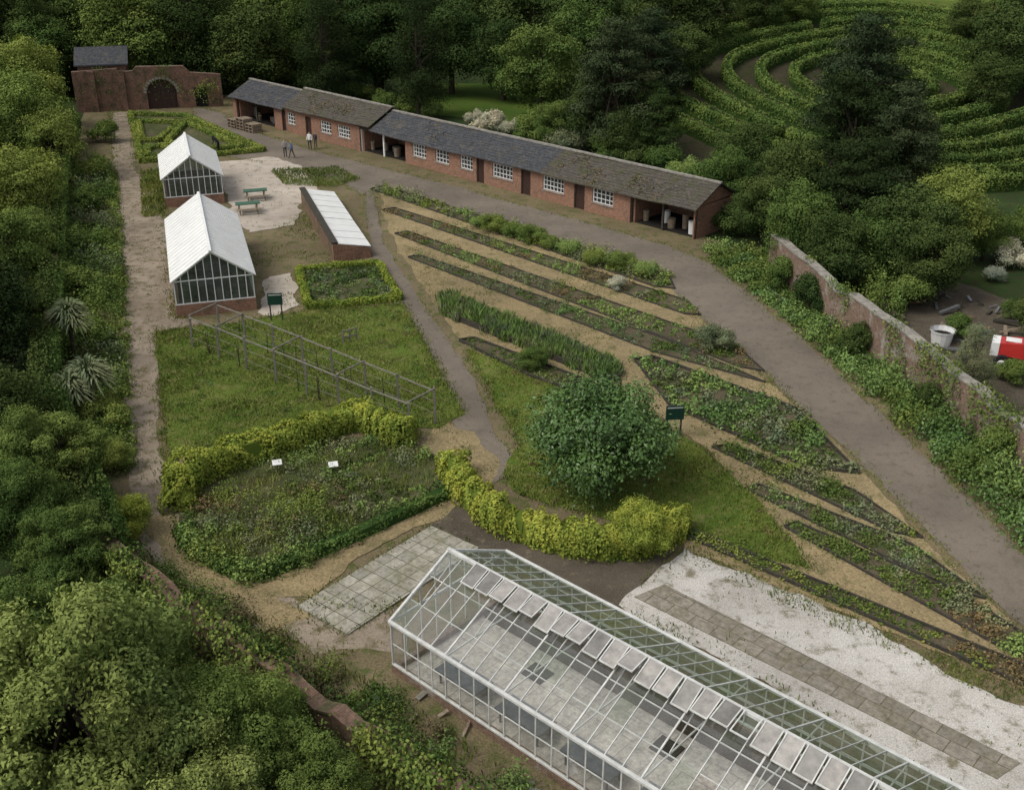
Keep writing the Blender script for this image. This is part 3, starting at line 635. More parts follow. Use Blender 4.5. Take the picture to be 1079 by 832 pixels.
# ------------------------------------------------------------------ gate wall + lodge
ga=P(82,119);gb=P(236,112); GF=frame(ga,gb-ga); LG=(gb-ga).length
gate=empty('brick_gateway',GF); w=MB(); BG=M['brickgate']
def lx(px,z=1):
    o=ga;d=(gb-ga).normalized();u=(px-539.5)/F; return (u*(o.y*C+(H-z)*S)-o.x)/(d.x-u*d.y*C)
a0,a1=lx(156),lx(187); r=(a1-a0)/2; cxg=(a0+a1)/2; zs=1.7
prof=[(0,0),(a0,0),(a0,zs)]+[(cxg-r*math.cos(t),zs+r*.9*math.sin(t)) for t in np.linspace(.2,math.pi-.2,9)]+[(a1,zs),(a1,0)]
b0,b1=lx(206),lx(219); prof+=[(b0,0),(b0,2.1),(b1,2.1),(b1,0),(LG,0),(LG,3.4),(a1+1.6,3.7),(a1+1.0,4.4),(a0-.8,4.5),(a0-1.2,4.1),(lx(128),4.0),(lx(128),4.4),(0,4.2)]
tri=tessellate_polygon([[Vector((x,0,z)) for x,z in prof]])
for yy in (0,.5):
    for t in tri: 
        pts=[(prof[k][0],yy,prof[k][1]) for k in t]; w.face(pts if yy else pts[::-1],BG)
for i in range(len(prof)):
    p,q=prof[i],prof[(i+1)%len(prof)]; w.face([(p[0],0,p[1]),(q[0],0,q[1]),(q[0],.5,q[1]),(p[0],.5,p[1])],M['brickold'])
w.build('wall',gate)
w=MB()
for k,t in enumerate(np.linspace(.1,math.pi-.1,15)):
    p=Vector((cxg-(r+.2)*math.cos(t),-.03,zs+(r*.9+.2)*math.sin(t))); w.bar(p,p+Vector((0,.25,0)),.3,.25,M['stonecap'])
w.build('arch_ring',gate)
w=MB(); w.box(a0,a1,.3,.38,0,zs+r*.8,M['door']); w.box(b0,b1,.3,.38,0,2.1,M['dark'])
for k in range(6):
    x=a0+(a1-a0)*(k+.5)/6; w.box(x-.03,x+.03,.26,.295,0,zs+r*.5,M['darkwood'])
w.build('gate_doors',gate)
w=MB()
for x in (lx(100),lx(128)+.3): w.box(x-.35,x+.35,-.25,-.003,0,4.2,BG) 
w.build('pier',gate)
c0,c1=lx(80,5),lx(131,5)
w=MB(); w.box(c0,c1,.6,5,0,4.8,BG); w.face([(c0,.6,4.8),(c0,5,4.8),(c0,2.8,6.1)],BG); w.face([(c1,.6,4.8),(c1,2.8,6.1),(c1,5,4.8)],BG); w.build('lodge_walls',gate)
w=MB(); w.hexa([(c0-.3,.3,4.65),(c1+.3,.3,4.65),(c1+.3,2.8,6.15),(c0-.3,2.8,6.15),(c0-.3,.3,4.8),(c1+.3,.3,4.8),(c1+.3,2.8,6.3),(c0-.3,2.8,6.3)],M['slate'])
w.hexa([(c0-.3,2.8,6.15),(c1+.3,2.8,6.15),(c1+.3,5.3,4.65),(c0-.3,5.3,4.65),(c0-.3,2.8,6.3),(c1+.3,2.8,6.3),(c1+.3,5.3,4.8),(c0-.3,5.3,4.8)],M['slate']); w.build('lodge_roof',gate)
ivy('ivy',[gb+(ga-gb)*.3,gb],3.6,500,'light',.0,-1,.6,.35); ivy('ivy',[ga,gb],4.4,160,'mid',.25,-1,.4,.3)
# ------------------------------------------------------------------ white glasshouses
def whitehouse(fl,fr,L):
    m=frame(fl,fr-fl); Wd=(fr-fl).length; E=empty('white_greenhouse',m); e=2.2; rz=3.8; bh=.75
    w=MB(); w.box(0,Wd,0,.22,0,bh,M['brick']);w.box(0,.22,.222,L-.222,0,bh,M['brick']);w.box(Wd-.22,Wd,.222,L-.222,0,bh,M['brick']);w.box(0,Wd,L-.22,L,0,bh,M['brick']); w.build('brick_base',E)
    w=MB(); g=MB(); f=MB(); f.face([(.25,.25,.07),(Wd-.25,.25,.07),(Wd-.25,L-.25,.07),(.25,L-.25,.07)],M['slab2'])
    for k in range(int(L/1.1)-1): 
        for x in (.9,Wd-.9): f.box(x-.5,x+.5,.5+k*1.1,1.45+k*1.1,.6,.68,M['wood']); f.box(x-.4,x+.4,.6+k*1.1,1.3+k*1.1,.681,.95,FM['mid'])
    f.build('benches',E)
    for sgn in (0,1):
        x0,x1=(-.14,Wd/2) if sgn==0 else (Wd+.14,Wd/2)
        q=[(x0,-.1,e-.05),(x0,L+.1,e-.05),(x1,L+.1,rz),(x1,-.1,rz)]
        n=int(L/.62)
        w.hexa([(p[0],p[1],p[2]-.02) for p in (q if sgn else q[::-1])]+[(p[0],p[1],p[2]+.02) for p in (q if sgn else q[::-1])],M['whiteroof'])
        for k in range(n+1):
            y=-.1+(L+.2)*k/n; w.bar((x0,y,e-.02),(x1,y,rz+.03),.03,.035,M['white'])
    w.bar((Wd/2,-.15,rz+.06),(Wd/2,L+.15,rz+.06),.16,.08,M['white'])
    w.build('roof',E)
    w=MB()
    for y in (.06,L-.06):
        n=int(Wd/.42)
        for k in range(n+1):
            x=Wd*k/n; x=min(max(x,.04),Wd-.04); zt=e+(rz-e)*(1-abs(x-Wd/2)/(Wd/2))-.05; w.box(x-.025,x+.025,y-.03,y+.03,bh,zt,M['white'])
        w.box(0,Wd,y-.035,y+.035,bh,bh+.06,M['white']); w.box(0,Wd,y-.034,y+.034,e-.06,e,M['white'])
        w.bar((0,y,e),(Wd/2,y,rz-.04),.08,.12,M['white']); w.bar((Wd,y,e),(Wd/2,y,rz-.04),.08,.12,M['white'])
        g.face([(0,y,bh),(Wd,y,bh),(Wd,y,e),(Wd/2,y,rz-.05),(0,y,e)],M['glassend'])
    n=int(L/.5)
    for x in (.06,Wd-.06):
        for k in range(n+1):
            y=L*k/n; y=min(max(y,.05),L-.05); w.box(x-.02,x+.02,y-.025,y+.025,bh,e-.05,M['white'])
        w.box(x-.04,x+.04,.1,L-.1,e-.1,e-.03,M['white']); g.face([(x,0,bh),(x,L,bh),(x,L,e-.06),(x,0,e-.06)],M['glassend'])
    w.build('frame',E); g.build('glass',E)
fl,fr=P(187,335),P(271,326); whitehouse(fl,fr,12.8); gd=Vector((.953,.303,0))
fr=P(237,214); fl=fr-gd*4.4; whitehouse(fl,fr,8.2)
# cold frame
cl,cr=P(352,277),P(391,271); cb=P(318,216); m=frame(cl,cr-cl); E=empty('cold_frame',m); Wc=(cr-cl).length
w=MB(); inv=m.inverted(); yl=(inv@cb); shx=yl.x; Lc=yl.y
def cf(x,y,z): return (x+shx*y/Lc,y,z)
for ya,yb2 in ((0,.22),(Lc-.22,Lc)):
    w.hexa([cf(0,ya,0),cf(Wc,ya,0),cf(Wc,yb2,0),cf(0,yb2,0),cf(0,ya,1.3),cf(Wc,ya,.65),cf(Wc,yb2,.65),cf(0,yb2,1.3)],M['brick'])
w.hexa([cf(0,.222,0),cf(.22,.222,0),cf(.22,Lc-.222,0),cf(0,Lc-.222,0),cf(0,.222,1.3),cf(.22,.222,1.25),cf(.22,Lc-.222,1.25),cf(0,Lc-.222,1.3)],M['brickdark'])
w.hexa([cf(Wc-.22,.222,0),cf(Wc,.222,0),cf(Wc,Lc-.222,0),cf(Wc-.22,Lc-.222,0),cf(Wc-.22,.222,.65),cf(Wc,.222,.6),cf(Wc,Lc-.222,.6),cf(Wc-.22,Lc-.222,.65)],M['brick'])
w.build('brick_base',E); w=MB(); n=9
for k in range(n):
    ya=.05+(Lc-.1)*k/n; yb2=.05+(Lc-.1)*(k+.94)/n; o=.02*random.random()
    w.hexa([cf(.35,ya,1.2+o),cf(Wc+.05,ya,.7+o),cf(Wc+.05,yb2,.7+o),cf(.35,yb2,1.2+o),cf(.35,ya,1.25+o),cf(Wc+.05,ya,.75+o),cf(Wc+.05,yb2,.75+o),cf(.35,yb2,1.25+o)],M['whiteroof'])
w.hexa([cf(-.1,0,1.31),cf(.36,0,1.31),cf(.36,Lc,1.31),cf(-.1,Lc,1.31),cf(-.1,0,1.38),cf(.36,0,1.38),cf(.36,Lc,1.38),cf(-.1,Lc,1.38)],M['darkwood'])
w.build('glazed_lights',E)
# ------------------------------------------------------------------ foreground glasshouse
A=P(410,655,2.0); m=frame((A.x,A.y),(.735,-.677)); GHF=m; E=empty('glass_greenhouse',m); Wg=5.4;Lg=27.;e=2.0;rz=3.35;bh=.3
w=MB(); w.face([(0.1,.1,.09),(Lg,.1,.09),(Lg,Wg-.1,.09),(.1,Wg-.1,.09)],M['ghfloor'])
w.build('floor',E); w=MB()
w.box(0,Lg,0,.2,0,bh,M['brickold']);w.box(0,Lg,Wg-.2,Wg,0,bh,M['brickold']);w.box(0,.2,.202,Wg-.202,0,bh,M['brickold']); w.build('base_wall',E)
w=MB();g=MB(); fm=M['frame']; n=int(Lg/.61)
for k in range(n+1):
    x=.03+(Lg-.06)*k/n; th=.05 if k%4==0 else .026
    w.bar((x,.05,bh),(x,.05,e),th,.05,fm); w.bar((x,Wg-.05,bh),(x,Wg-.05,e),th,.05,fm)
    w.bar((x,0,e),(x,Wg/2,rz),th,.05,fm); w.bar((x,Wg,e),(x,Wg/2,rz),th,.05,fm)
    if k%4==0:
        w.bar((x,.1,e-.05),(x,Wg-.1,e-.05),.04,.05,fm); w.bar((x,Wg*.25,e),(x,Wg*.5,rz-.5),.03,.03,fm); w.bar((x,Wg*.75,e),(x,Wg*.5,rz-.5),.03,.03,fm)
for y,z in ((0.0,e+.02),(Wg,e+.02)): w.bar((0,y,z),(Lg,y,z),.12,.08,fm)
for y in (.05,Wg-.05):
    w.bar((0,y,bh+.03),(Lg,y,bh+.03),.09,.06,fm); w.bar((0,y,1.15),(Lg,y,1.15),.03,.03,fm)
w.bar((-.05,Wg/2,rz+.05),(Lg,Wg/2,rz+.05),.14,.1,fm)
for t in (.33,.66):
    for s2 in (0,1):
        y=Wg/2*t if s2==0 else Wg-Wg/2*t; w.bar((0,y,e+(rz-e)*t-.02),(Lg,y,e+(rz-e)*t-.02),.03,.03,fm)
for k in range(9):
    y=Wg*k/8; y=min(max(y,.04),Wg-.04); zt=e+(rz-e)*(1-abs(y-Wg/2)/(Wg/2)); w.bar((.03,y,bh),(.03,y,zt),.05,.045,fm)
w.bar((.03,0,e),(.03,Wg,e),.06,.06,fm); w.bar((0,0,e),(0,Wg/2,rz+.03),.08,.09,fm); w.bar((0,Wg,e),(0,Wg/2,rz+.03),.08,.09,fm)
w.build('frame',E)
g.face([(0,.05,bh),(Lg,.05,bh),(Lg,.05,e),(0,.05,e)],M['glass']); g.face([(0,Wg-.05,bh),(Lg,Wg-.05,bh),(Lg,Wg-.05,e),(0,Wg-.05,e)],M['glassfar'])
for k in range(n):
    x0=.03+(Lg-.06)*k/n; x1=.03+(Lg-.06)*(k+1)/n
    for r_ in range(3):
        t0,t1=r_/3,(r_+1)/3
        for s2 in (0,1):
            if s2==0 and random.random()<.03: continue
            ya,yc=(Wg/2*t0,Wg/2*t1) if s2==0 else (Wg-Wg/2*t0,Wg-Wg/2*t1)
            o=[random.uniform(0,.02) for _ in range(2)]
            g.face([(x0,ya,e+(rz-e)*t0+.012+o[0]),(x1,ya,e+(rz-e)*t0+.012+o[1]),(x1,yc,e+(rz-e)*t1+.004),(x0,yc,e+(rz-e)*t1+.004)],M['glass'] if (s2==0 and random.random()<.85) else M['glassfar'])
g.face([(.03,0,bh),(.03,Wg,bh),(.03,Wg,e),(.03,Wg/2,rz),(.03,0,e)],M['glass']); g.build('glass',E)
w=MB(); x=1.3
while x<Lg-.7:
    a=random.uniform(.05,.3) if random.random()<.75 else -.02
    y0,z0=Wg/2-.08,rz+.12; y1,z1=Wg/2-.78,rz-.28+a; mt=random.choice([M['vent'],M['vent'],M['vent2']])
    if random.random()<.93: w.hexa([(x,y1,z1),(x+.56,y1,z1),(x+.56,y0,z0),(x,y0,z0),(x,y1,z1+.035),(x+.56,y1,z1+.035),(x+.56,y0,z0+.035),(x,y0,z0+.035)],mt)
    for xx in (x+.02,x+.54): w.bar((xx,y1,z1+.04),(xx,y0,z0+.04),.035,.03,fm)
    w.bar((x,y1,z1+.04),(x+.56,y1,z1+.04),.04,.04,fm); x+=.62
w.build('roof_vents',E)
w=MB()
for k in range(9):
    x=1.5+k*2.6; w.box(x,x+1.8,.5,1.3,.62,.68,M['metal']); 
    for xx in (x+.1,x+1.6):
        for yy in (.6,1.2): w.box(xx,xx+.05,yy,yy+.05,.09,.62,M['metal'])
w.box(.3,Lg-.3,4.0,5.1,.095,.2,M['darkgravel'])
for (x,y) in ((3.2,2.7),(8.2,2.8),(13.3,2.6)): w.box(x,x+.8,y,y+.7,.095,.14,M['darkwood'])
w.build('staging_benches',E)
w=MB()
for k in range(26):
    q=GHF@Vector((random.uniform(.5,14),random.uniform(-1.6,-.3),.08)); a=random.uniform(0,3.1); l=random.uniform(.2,.8)
    w.bar(q,q+Vector((math.cos(a)*l,math.sin(a)*l,random.uniform(0,.1))),random.uniform(.05,.2),.04,random.choice([M['wood'],M['greywood'],M['metal'],M['brickold']]))
w.build('debris')
# ------------------------------------------------------------------ espalier frame
def posts(a,b,n): return [a.lerp(b,k/(n-1)) for k in range(n)]
E=MB(); r1=posts(P(203,366),P(431,462),8); r2=posts(P(232,352),P(459,447),8); hp=1.85; GW=M['greywood']
for r in (r1,r2):
    for i,p in enumerate(r):
        j=Vector((random.uniform(-.07,.07),random.uniform(-.07,.07),hp+random.uniform(-.05,.1))); E.bar(p,Vector((p.x,p.y,0))+j,.1,.1,GW,(0,1,0))
    for z in (hp-.08,1.2,.6):
        for i in range(7): E.bar(r[i]+Vector((0,0,z+random.uniform(-.03,.03))),r[i+1]+Vector((0,0,z+random.uniform(-.03,.03))),.05 if z>1.5 else .018,.06 if z>1.5 else .018,GW)
for i in (0,1,3,5,7): E.bar(r1[i]+Vector((0,0,hp)),r2[i]+Vector((0,0,hp)),.05,.06,GW)
E.build('timber_espalier_frame')
f=Fol()
for r in (r1,r2):
    for i in range(7):
        for k in range(2):
            p=np.array(r[i].lerp(r[i+1],random.uniform(.2,.8))); 
            if random.random()<.5:
                f.tube(p,p+np.array([random.uniform(-.1,.1),0,1.3]),.03,.015,5); n=70; q=p+np.concatenate([RNG.normal(size=(n,2))*.33,RNG.uniform(.3,1.5,(n,1))],1); f.leaves(q,RNG.normal(size=(n,3)),.11)
f.build('espalier_fruit_tree',[FM['mid'],M['bark']])
w=MB()
for a,b in ((P(362,362),P(376,358)),):
    for p in (a,b,a.lerp(b,.5)): w.bar(p,p+Vector((0,0,.8)),.08,.08,GW,(0,1,0))
    for z in (.35,.7): w.bar(a+Vector((0,0,z)),b+Vector((0,0,z)),.05,.07,GW)
w.build('timber_guard_rail')
def sign(p):
    e2=empty('information_sign',frame(p,(1,.1))); w=MB(); 
    for x in (-.32,.32): w.box(x-.035,x+.035,-.035,.035,0,1.7,M['darkwood'])
    w.build('posts',e2); w=MB(); w.box(-.42,.42,-.07,-.036,1.0,1.7,M['signgreen']); w.box(-.36,.36,-.078,-.071,1.58,1.63,M['frame']); w.build('board',e2)
sign(P(292,338)); sign(P(709,462))
for p in (P(293,498),P(352,500)):
    w=MB(); w.hexa([(-.2,-.14,.45),(.2,-.14,.45),(.2,.14,.55),(-.2,.14,.55),(-.2,-.14,.48),(.2,-.14,.48),(.2,.14,.58),(-.2,.14,.58)],M['white']); w.box(-.03,.03,-.03,.03,0,.45,M['darkwood']); w.build('plant_label_board',mat=frame(p,(1,.3)))
def picnic(p,ang,top):
    e2=empty('picnic_table',frame(p,(math.cos(ang),math.sin(ang)))); w=MB()
    for k in range(5): w.box(-.9,.9,-.4+k*.165,-.4+k*.165+.15,.72,.76,top)
    for s2 in (-1,1):
        for k in range(2): w.box(-.9,.9,s2*.75-.14+k*.15,s2*.75-.14+k*.15+.13,.43,.47,M['wood'])
    w.build('planks',e2); w=MB()
    for x in (-.65,.65):
        w.bar((x,-.85,0),(x,-.25,.72),.06,.09,M['wood'],(1,0,0)); w.bar((x,.85,0),(x,.25,.72),.06,.09,M['wood'],(1,0,0)); w.box(x-.03,x+.03,-.85,.85,.34,.428,M['wood'])
    w.build('legs',e2)
picnic(P(262,224),.3,M['plastic_green']); picnic(P(270,210),.3,M['plastic_green'])
w=MB()
for s2 in range(3):
    for l in range(3+s2%2):
        z=l*.3
        for k in range(6): w.box(s2*1.6,s2*1.6+1.3,k*.2,k*.2+.14,z+.22,z+.26,M['wood'])
        for k in range(3): w.box(s2*1.6+k*.6,s2*1.6+k*.6+.1,0,1.1,z,z+.218,M['wood'])
w.build('pallet_stack',mat=frame(P(240,134),(dn.x,dn.y)))
# ------------------------------------------------------------------ yard behind right wall
sheet('yard_rubble',[(880,290),(960,280),(1100,330),(1160,440),(1079,450)],.02,M['darkgravel'])
p=P(1044,382); e2=empty('red_tractor',frame(p,(.9,-.43))); w=MB()
w.hexa([(.25,-.55,.7),(1.5,-.6,.7),(1.5,.6,.7),(.25,.55,.7),(.25,-.5,1.35),(1.5,-.55,1.5),(1.5,.55,1.5),(.25,.5,1.35)],M['redpaint']); w.box(-.15,.247,-.56,.56,.65,1.36,M['white']); w.box(.5,1.3,-.3,.3,1.44,1.47,M['white']); w.hexa([(1.5,-.75,.6),(3.1,-.75,.6),(3.1,.75,.6),(1.5,.75,.6),(1.5,-.75,1.45),(3.1,-.75,1.45),(3.1,.75,1.45),(1.5,.75,1.45)],M['redpaint']); w.build('bonnet_and_body',e2)
w=MB(); w.hexa([(1.52,-.7,1.451),(3.0,-.72,1.451),(3.0,.72,1.451),(1.52,.7,1.451),(1.7,-.62,2.1),(2.95,-.65,2.1),(2.95,.65,2.1),(1.7,.62,2.1)],M['pane'])
w.build('cab_glass',e2); w=MB(); w.box(1.55,3.1,-.75,.75,2.103,2.22,M['white']); 
for x in (1.62,3.0):
    for y in (-.7,.7): w.bar((x,y,1.45),(x+(.08 if x<2 else -.02),y*.93,2.1),.08,.08,M['redpaint'])
w.build('cab_roof',e2); w=MB()
for x,rr in ((.5,.42),(2.5,.68)):
    for s2 in (-1,1): w.cyl((x,s2*.72,rr),(x,s2*1.0,rr),rr,rr,18,M['tyre']); w.cyl((x,s2*1.0,rr),(x,s2*1.03,rr),rr*.5,rr*.45,12,M['white'])
w.build('wheels',e2)
w=MB(); w.cyl((0,0,0),(0,0,.8),.5,.62,14,M['white'],False); w.cyl((0,0,.78),(0,0,.84),.68,.68,14,M['white'],False); w.cyl((0,0,.55),(0,0,.56),.58,.58,14,M['dark']); w.build('plastic_tub',mat=Matrix.Translation(P(991,362)))
w=MB()
for k in range(80):
    q=P(random.uniform(920,1060),random.uniform(310,400)); s2=random.uniform(.15,.45); q.z=s2*.3; w.bar(q,q+Vector((random.uniform(-1,1)*s2*3,random.uniform(-1,1)*s2*3,random.uniform(0,.4))),s2*.5,s2*.35,random.choice([M['brickdark'],M['wood'],M['darkwood'],M['metal'],M['brick']]))
w.build('rubble_pile')
w=MB(); fa,fb=P(1045,262),P(1110,262)
n=28
for k in range(n+1):
    q=fa.lerp(fb,k/n); w.bar(q,q+Vector((0,0,1.8)),.04,.04,M['signgreen'],(0,1,0))
for z in (.2,1.65): w.bar(fa+Vector((0,0,z)),fb+Vector((0,0,z)),.05,.05,M['signgreen'])
w.build('metal_railing')
# ------------------------------------------------------------------ people
def person(p,ang,top,legs,hair,pose='stand',hgt=1.72):
    m,nt,out=newmat('clothes'); co=coord(nt); sp=nt.nodes.new('ShaderNodeSeparateXYZ'); nt.links.new(co,sp.inputs[0])
    mp=nt.nodes.new('ShaderNodeMath'); mp.operation='DIVIDE'; mp.inputs[1].default_value=1.8; nt.links.new(sp.outputs[2],mp.inputs[0])
    r=nt.nodes.new('ShaderNodeValToRGB'); r.color_ramp.interpolation='CONSTANT'; el=r.color_ramp.elements
    el[0].position=0;el[0].color=(.03,.025,.02,1); el[1].position=.045;el[1].color=(*legs,1)
    for pos,c in ((.51,top),(.83,(.45,.28,.2)),(.925,hair)): x=el.new(pos); x.color=(*c,1)
    nt.links.new(mp.outputs[0],r.inputs[0]); pbsdf(nt,out,r.outputs[0],.8,.2)
    V=[(0,0,.95),(0,.0,1.15),(0,0,1.38),(0,.0,1.5),(0,.02,1.58),(0,.02,1.70)]; R=[.15,.14,.16,.06,.085,.09]; Ed=[(0,1),(1,2),(2,3),(3,4),(4,5)]
    st=.25 if pose=='walk' else .03
    for s2 in (-1,1):
        i=len(V); V+=[(s2*.1,0,.88),(s2*.11,s2*st*.5+.03,.48),(s2*.11,s2*st-.02,.08),(s2*.12,s2*st+.12,.04)]; R+=[.09,.065,.045,.04]; Ed+=[(0,i),(i,i+1),(i+1,i+2),(i+2,i+3)]
        i=len(V); b=.25 if pose!='stand' else .03
        V+=[(s2*.19,0,1.4),(s2*.25,-.02-s2*st*.3,1.13),(s2*.25,.08+b-s2*st*.3,.93),(s2*.24,.12+b-s2*st*.3,.83)]; R+=[.06,.045,.035,.035]; Ed+=[(2,i),(i,i+1),(i+1,i+2),(i+2,i+3)]
    if pose=='bend':
        V=[(x,y+max(0,(z-.95))*.75,z-max(0,(z-.95))*.35) if z>.9 and k<6 else ((x,y+max(0,z-.95)*.75+.15,z-.12) if abs(x)>.17 and z>.8 else (x,y,z)) for k,(x,y,z) in enumerate(V)]
    me=bpy.data.meshes.new('person'); me.from_pydata(V,Ed,[]); me.materials.append(m); o=link(bpy.data.objects.new('person',me))
    md=o.modifiers.new('Skin','SKIN'); 
    for i,rr in enumerate(R): me.skin_vertices[0].data[i].radius=(rr,rr*.85); me.skin_vertices[0].data[i].use_root=(i==0)
    md.use_smooth_shade=True; sb=o.modifiers.new('s','SUBSURF'); sb.levels=2; sb.render_levels=2
    o.location=(p.x,p.y,.04); o.rotation_euler=(0,0,ang); k=hgt/1.8; o.scale=(k,k,k)
person(P(301,166),.5,(.35,.33,.32),(.05,.05,.07),(.05,.03,.02)); person(P(308,167),2.2,(.08,.12,.2),(.09,.08,.07),(.15,.1,.05),'walk',1.65)
person(P(327,158),3.0,(.75,.74,.72),(.03,.03,.04),(.02,.015,.01)); person(P(231,161),1.2,(.015,.015,.02),(.02,.02,.025),(.03,.02,.015),'bend',1.8)
person(P(333,157),2.6,(.05,.05,.06),(.12,.1,.08),(.2,.12,.06),'stand',1.6)
# ------------------------------------------------------------------ trees
for t in [(25,10,60,'b1','dark'),(45,55,38,'b2','mid'),(30,85,44,'b3','light'),(15,125,50,'b1','light'),(55,150,34,'b2','light'),(20,200,46,'b3','light'),(5,260,45,'b1','mid'),(-20,330,60,'b2','vdark'),  # last tree: near-black leaf colour stands in for a shaded gap
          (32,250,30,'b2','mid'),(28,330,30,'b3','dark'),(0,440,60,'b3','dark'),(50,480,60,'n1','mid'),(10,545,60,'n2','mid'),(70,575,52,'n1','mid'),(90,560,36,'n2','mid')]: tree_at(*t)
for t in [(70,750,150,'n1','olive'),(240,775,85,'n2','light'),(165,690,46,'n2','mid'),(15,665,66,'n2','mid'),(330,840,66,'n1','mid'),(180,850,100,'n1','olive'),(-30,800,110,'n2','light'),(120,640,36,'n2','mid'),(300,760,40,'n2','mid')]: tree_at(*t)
for t in [(110,140,16,'s1','mid'),(95,180,20,'s2','light'),(85,215,18,'s1','mid'),(62,215,18,'s2','mid'),(70,260,24,'s2','mid'),(90,300,24,'s1','mid'),(60,300,28,'s2','light'),(100,350,20,'s1','light'),(50,360,30,'s1','mid'),(110,440,24,'s2','light'),(60,440,30,'s1','mid'),(115,590,20,'s1','mid'),(95,520,24,'s2','mid')]: tree_at(*t,name='garden_shrub')
def cordy(p,h,r):
    f=Fol(); f.tube((0,0,0),(0.1,0,h),.12,.09,8); heads=[(.1,0,h),(-.3,.2,h*.8),(.4,-.2,h*.85)]
    for hx in heads:
        f.tube((.05,0,h*.6),hx,.08,.06,6); n=150; v=RNG.normal(size=(n,3)); v/=np.linalg.norm(v,axis=1,keepdims=True); v[:,2]=np.abs(v[:,2])*.9+.05-.2*(RNG.uniform(size=n)<.4)
        c=np.array(hx); side=np.cross(v,[0,0,1.]); side/=np.linalg.norm(side,axis=1,keepdims=True)+1e-6
        mid=c+v*r*.6; tip=c+v*r+np.array([0,0,-1])*r*.3; w=.045
        f.quads(np.stack([c+side*w*.4,mid+side*w,tip,mid-side*w],1),RNG.uniform(.3,1,n))
    o=f.build('cabbage_palm',[FM['grey'],M['bark']]); o.location=p
cordy(P(80,385),3.0,1.2); cordy(P(98,440),2.4,1.3); cordy(P(78,450),2.2,1.1)
for t in [(205,72,14,'s1','light'),(222,70,16,'s1','light'),(240,70,18,'s2','light'),(262,75,16,'s1','light'),(285,80,18,'s2','crop'),(303,86,16,'s1','light'),(318,90,14,'s1','mid'),(345,75,18,'b2','light'),(372,98,14,'s1','mid'),(405,108,14,'s2','mid'),(432,110,16,'s1','light'),(455,118,12,'s2','crop'),(388,100,12,'s2','light'),
          (560,138,22,'s1','mid'),(598,150,22,'s2','grey'),(640,158,22,'s1','mid'),(585,128,24,'b1','mid'),(735,196,26,'s1','mid'),(720,182,18,'s2','crop'),(700,170,22,'s2','mid'),(670,160,24,'s1','dark'),(660,140,26,'b2','dark'),(760,205,26,'s1','mid'),(750,232,14,'s2','crop'),(780,230,26,'s1','dark')]: tree_at(*t,name='shrub')
for t in [(516,130,16,'s1','flower'),(538,136,12,'s2','flower'),(500,125,10,'s2','flower'),(1062,268,20,'s1','flower'),(1048,290,12,'s2','flower')]: tree_at(*t,name='white_flowering_shrub')
for t in [(340,50,36,'yew','vdark'),(395,40,48,'b1','dark'),(440,55,40,'yew','vdark'),(475,45,44,'b3','dark'),(530,60,36,'b2','dark'),(570,70,46,'b1','mid'),(610,50,44,'b2','mid'),(650,85,60,'pine','pine'),(685,60,46,'pine','pine'),(690,125,34,'pine','dark'),(625,115,34,'b2','dark'),
          (720,55,30,'b1','dark'),(700,15,44,'b3','dark'),(745,8,36,'b2','dark'),(620,15,50,'b1','dark'),(560,15,50,'b3','dark'),(800,2,26,'b1','dark'),(840,0,22,'b2','mid'),
          (785,160,34,'b1','dark'),(835,190,40,'b2','dark'),(840,235,44,'b3','mid'),(765,185,30,'b3','mid'),(808,215,34,'b1','dark')]: tree_at(*t)
for t in [(912,95,72,'pine','pine'),(900,150,66,'pine','vdark'),(945,160,62,'pine','pine'),(905,205,56,'pine','vdark')]: tree_at(*t,name='pine_tree')
for t in [(960,245,50,'b1','dark'),(1000,225,44,'b2','light'),(925,255,40,'b3','mid'),(880,262,38,'b2','dark'),(1065,50,44,'b1','dark'),(1045,85,28,'b3','dark'),(1085,20,50,'b2','dark'),(985,270,40,'b1','dark'),(1040,245,26,'b3','mid'),(1085,240,26,'b1','mid'),(1100,330,30,'b3','dark'),(1025,20,24,'b1','dark')]: tree_at(*t)
for t in [(1028,378,28,'yew','grey'),(1010,345,16,'s1','mid'),(960,310,26,'s1','mid'),(930,290,26,'s2','mid'),(1066,392,18,'s1','mid'),(1070,330,16,'s2','mid')]: tree_at(*t,name='young_tree')
for row,Y in enumerate(np.concatenate([np.arange(128,170,8.5),np.arange(178,275,13)])):
    st=8.0 if Y<170 else 11.5
    for X in np.arange(-125,30,st):
        x=X+random.uniform(-3,3);y=Y+random.uniform(-3,3)
        if y<150 and x>-12: continue
        if x>15 and y<152: continue
        if abs(x)>.52*y+8: continue
        put(random.choice(['b1','b2','b3','yew'] if random.random()<.9 else ['pine']),x,y,random.uniform(4.6,6.3)*(1 if Y<170 else 1.35),random.choice(['dark','dark','vdark','mid','dark']),'forest_tree',.9)
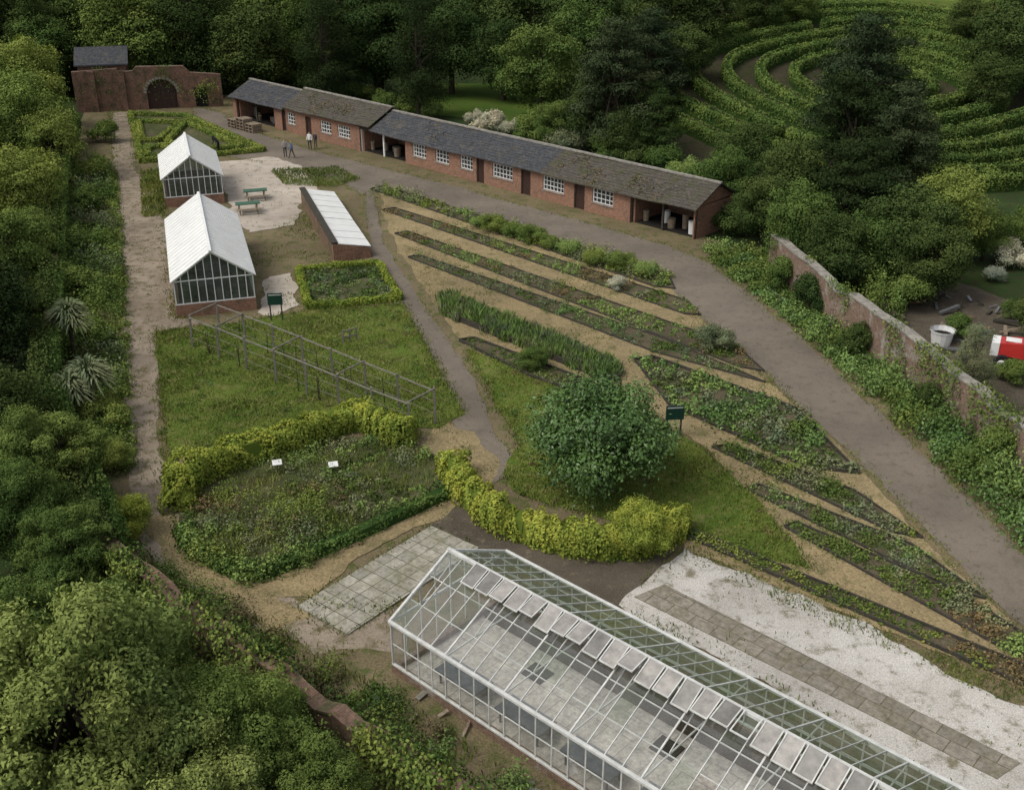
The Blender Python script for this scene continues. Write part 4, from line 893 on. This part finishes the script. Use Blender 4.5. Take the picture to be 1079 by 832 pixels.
for X in np.arange(34,125,12):
    for Y in (182,205): put(random.choice(['b1','b2','b3']),X+random.uniform(-3,3),Y+random.uniform(-3,3),random.uniform(5.5,7.5),random.choice(['dark','mid','dark']),'forest_tree',.85)
for k in range(14):
    put(random.choice(['b1','b2','b3']),random.uniform(50,80),random.uniform(25,80),random.uniform(3.5,5),random.choice(['dark','mid']),'forest_tree')
for k in range(30):
    y=random.uniform(20,125); x=-25-.36*(y-30)-random.uniform(4,22); put(random.choice(['b1','b2','b3']),x,y,random.uniform(3.8,5.2),random.choice(['dark','mid','dark']),'forest_tree')
# ------------------------------------------------------------------ light, sky, camera
wd=bpy.data.worlds.new('World'); scene.world=wd; wd.use_nodes=True; nt=wd.node_tree; bg=nt.nodes['Background']
SAZ=math.radians(-112); SEL=math.radians(54)
sky=nt.nodes.new('ShaderNodeTexSky'); sky.sky_type='NISHITA'; sky.sun_disc=False; sky.sun_elevation=SEL; sky.sun_rotation=SAZ; sky.dust_density=4; sky.air_density=1.2
hs=nt.nodes.new('ShaderNodeHueSaturation'); hs.inputs['Saturation'].default_value=.3; nt.links.new(sky.outputs[0],hs.inputs['Color']); nt.links.new(hs.outputs[0],bg.inputs[0]); bg.inputs[1].default_value=.15
sl=bpy.data.lights.new('sun','SUN'); sl.energy=1.3; sl.angle=math.radians(25); sl.color=(1,.955,.86); so=link(bpy.data.objects.new('sun',sl))
d=Vector((math.sin(SAZ)*math.cos(SEL),math.cos(SAZ)*math.cos(SEL),math.sin(SEL)))
so.rotation_euler=d.to_track_quat('Z','Y').to_euler(); so.location=(0,0,60)
cam=bpy.data.cameras.new('camera'); cam.sensor_width=36; cam.lens=36*F/1079; cam.clip_end=4000; cam.clip_start=.5
co_=link(bpy.data.objects.new('camera',cam)); co_.location=(0,0,H); co_.rotation_euler=(math.pi/2-PITCH,0,0); scene.camera=co_
scene.view_settings.view_transform='Standard'; scene.view_settings.look='None'; scene.view_settings.exposure=0
print('OBJ',len(bpy.data.objects))
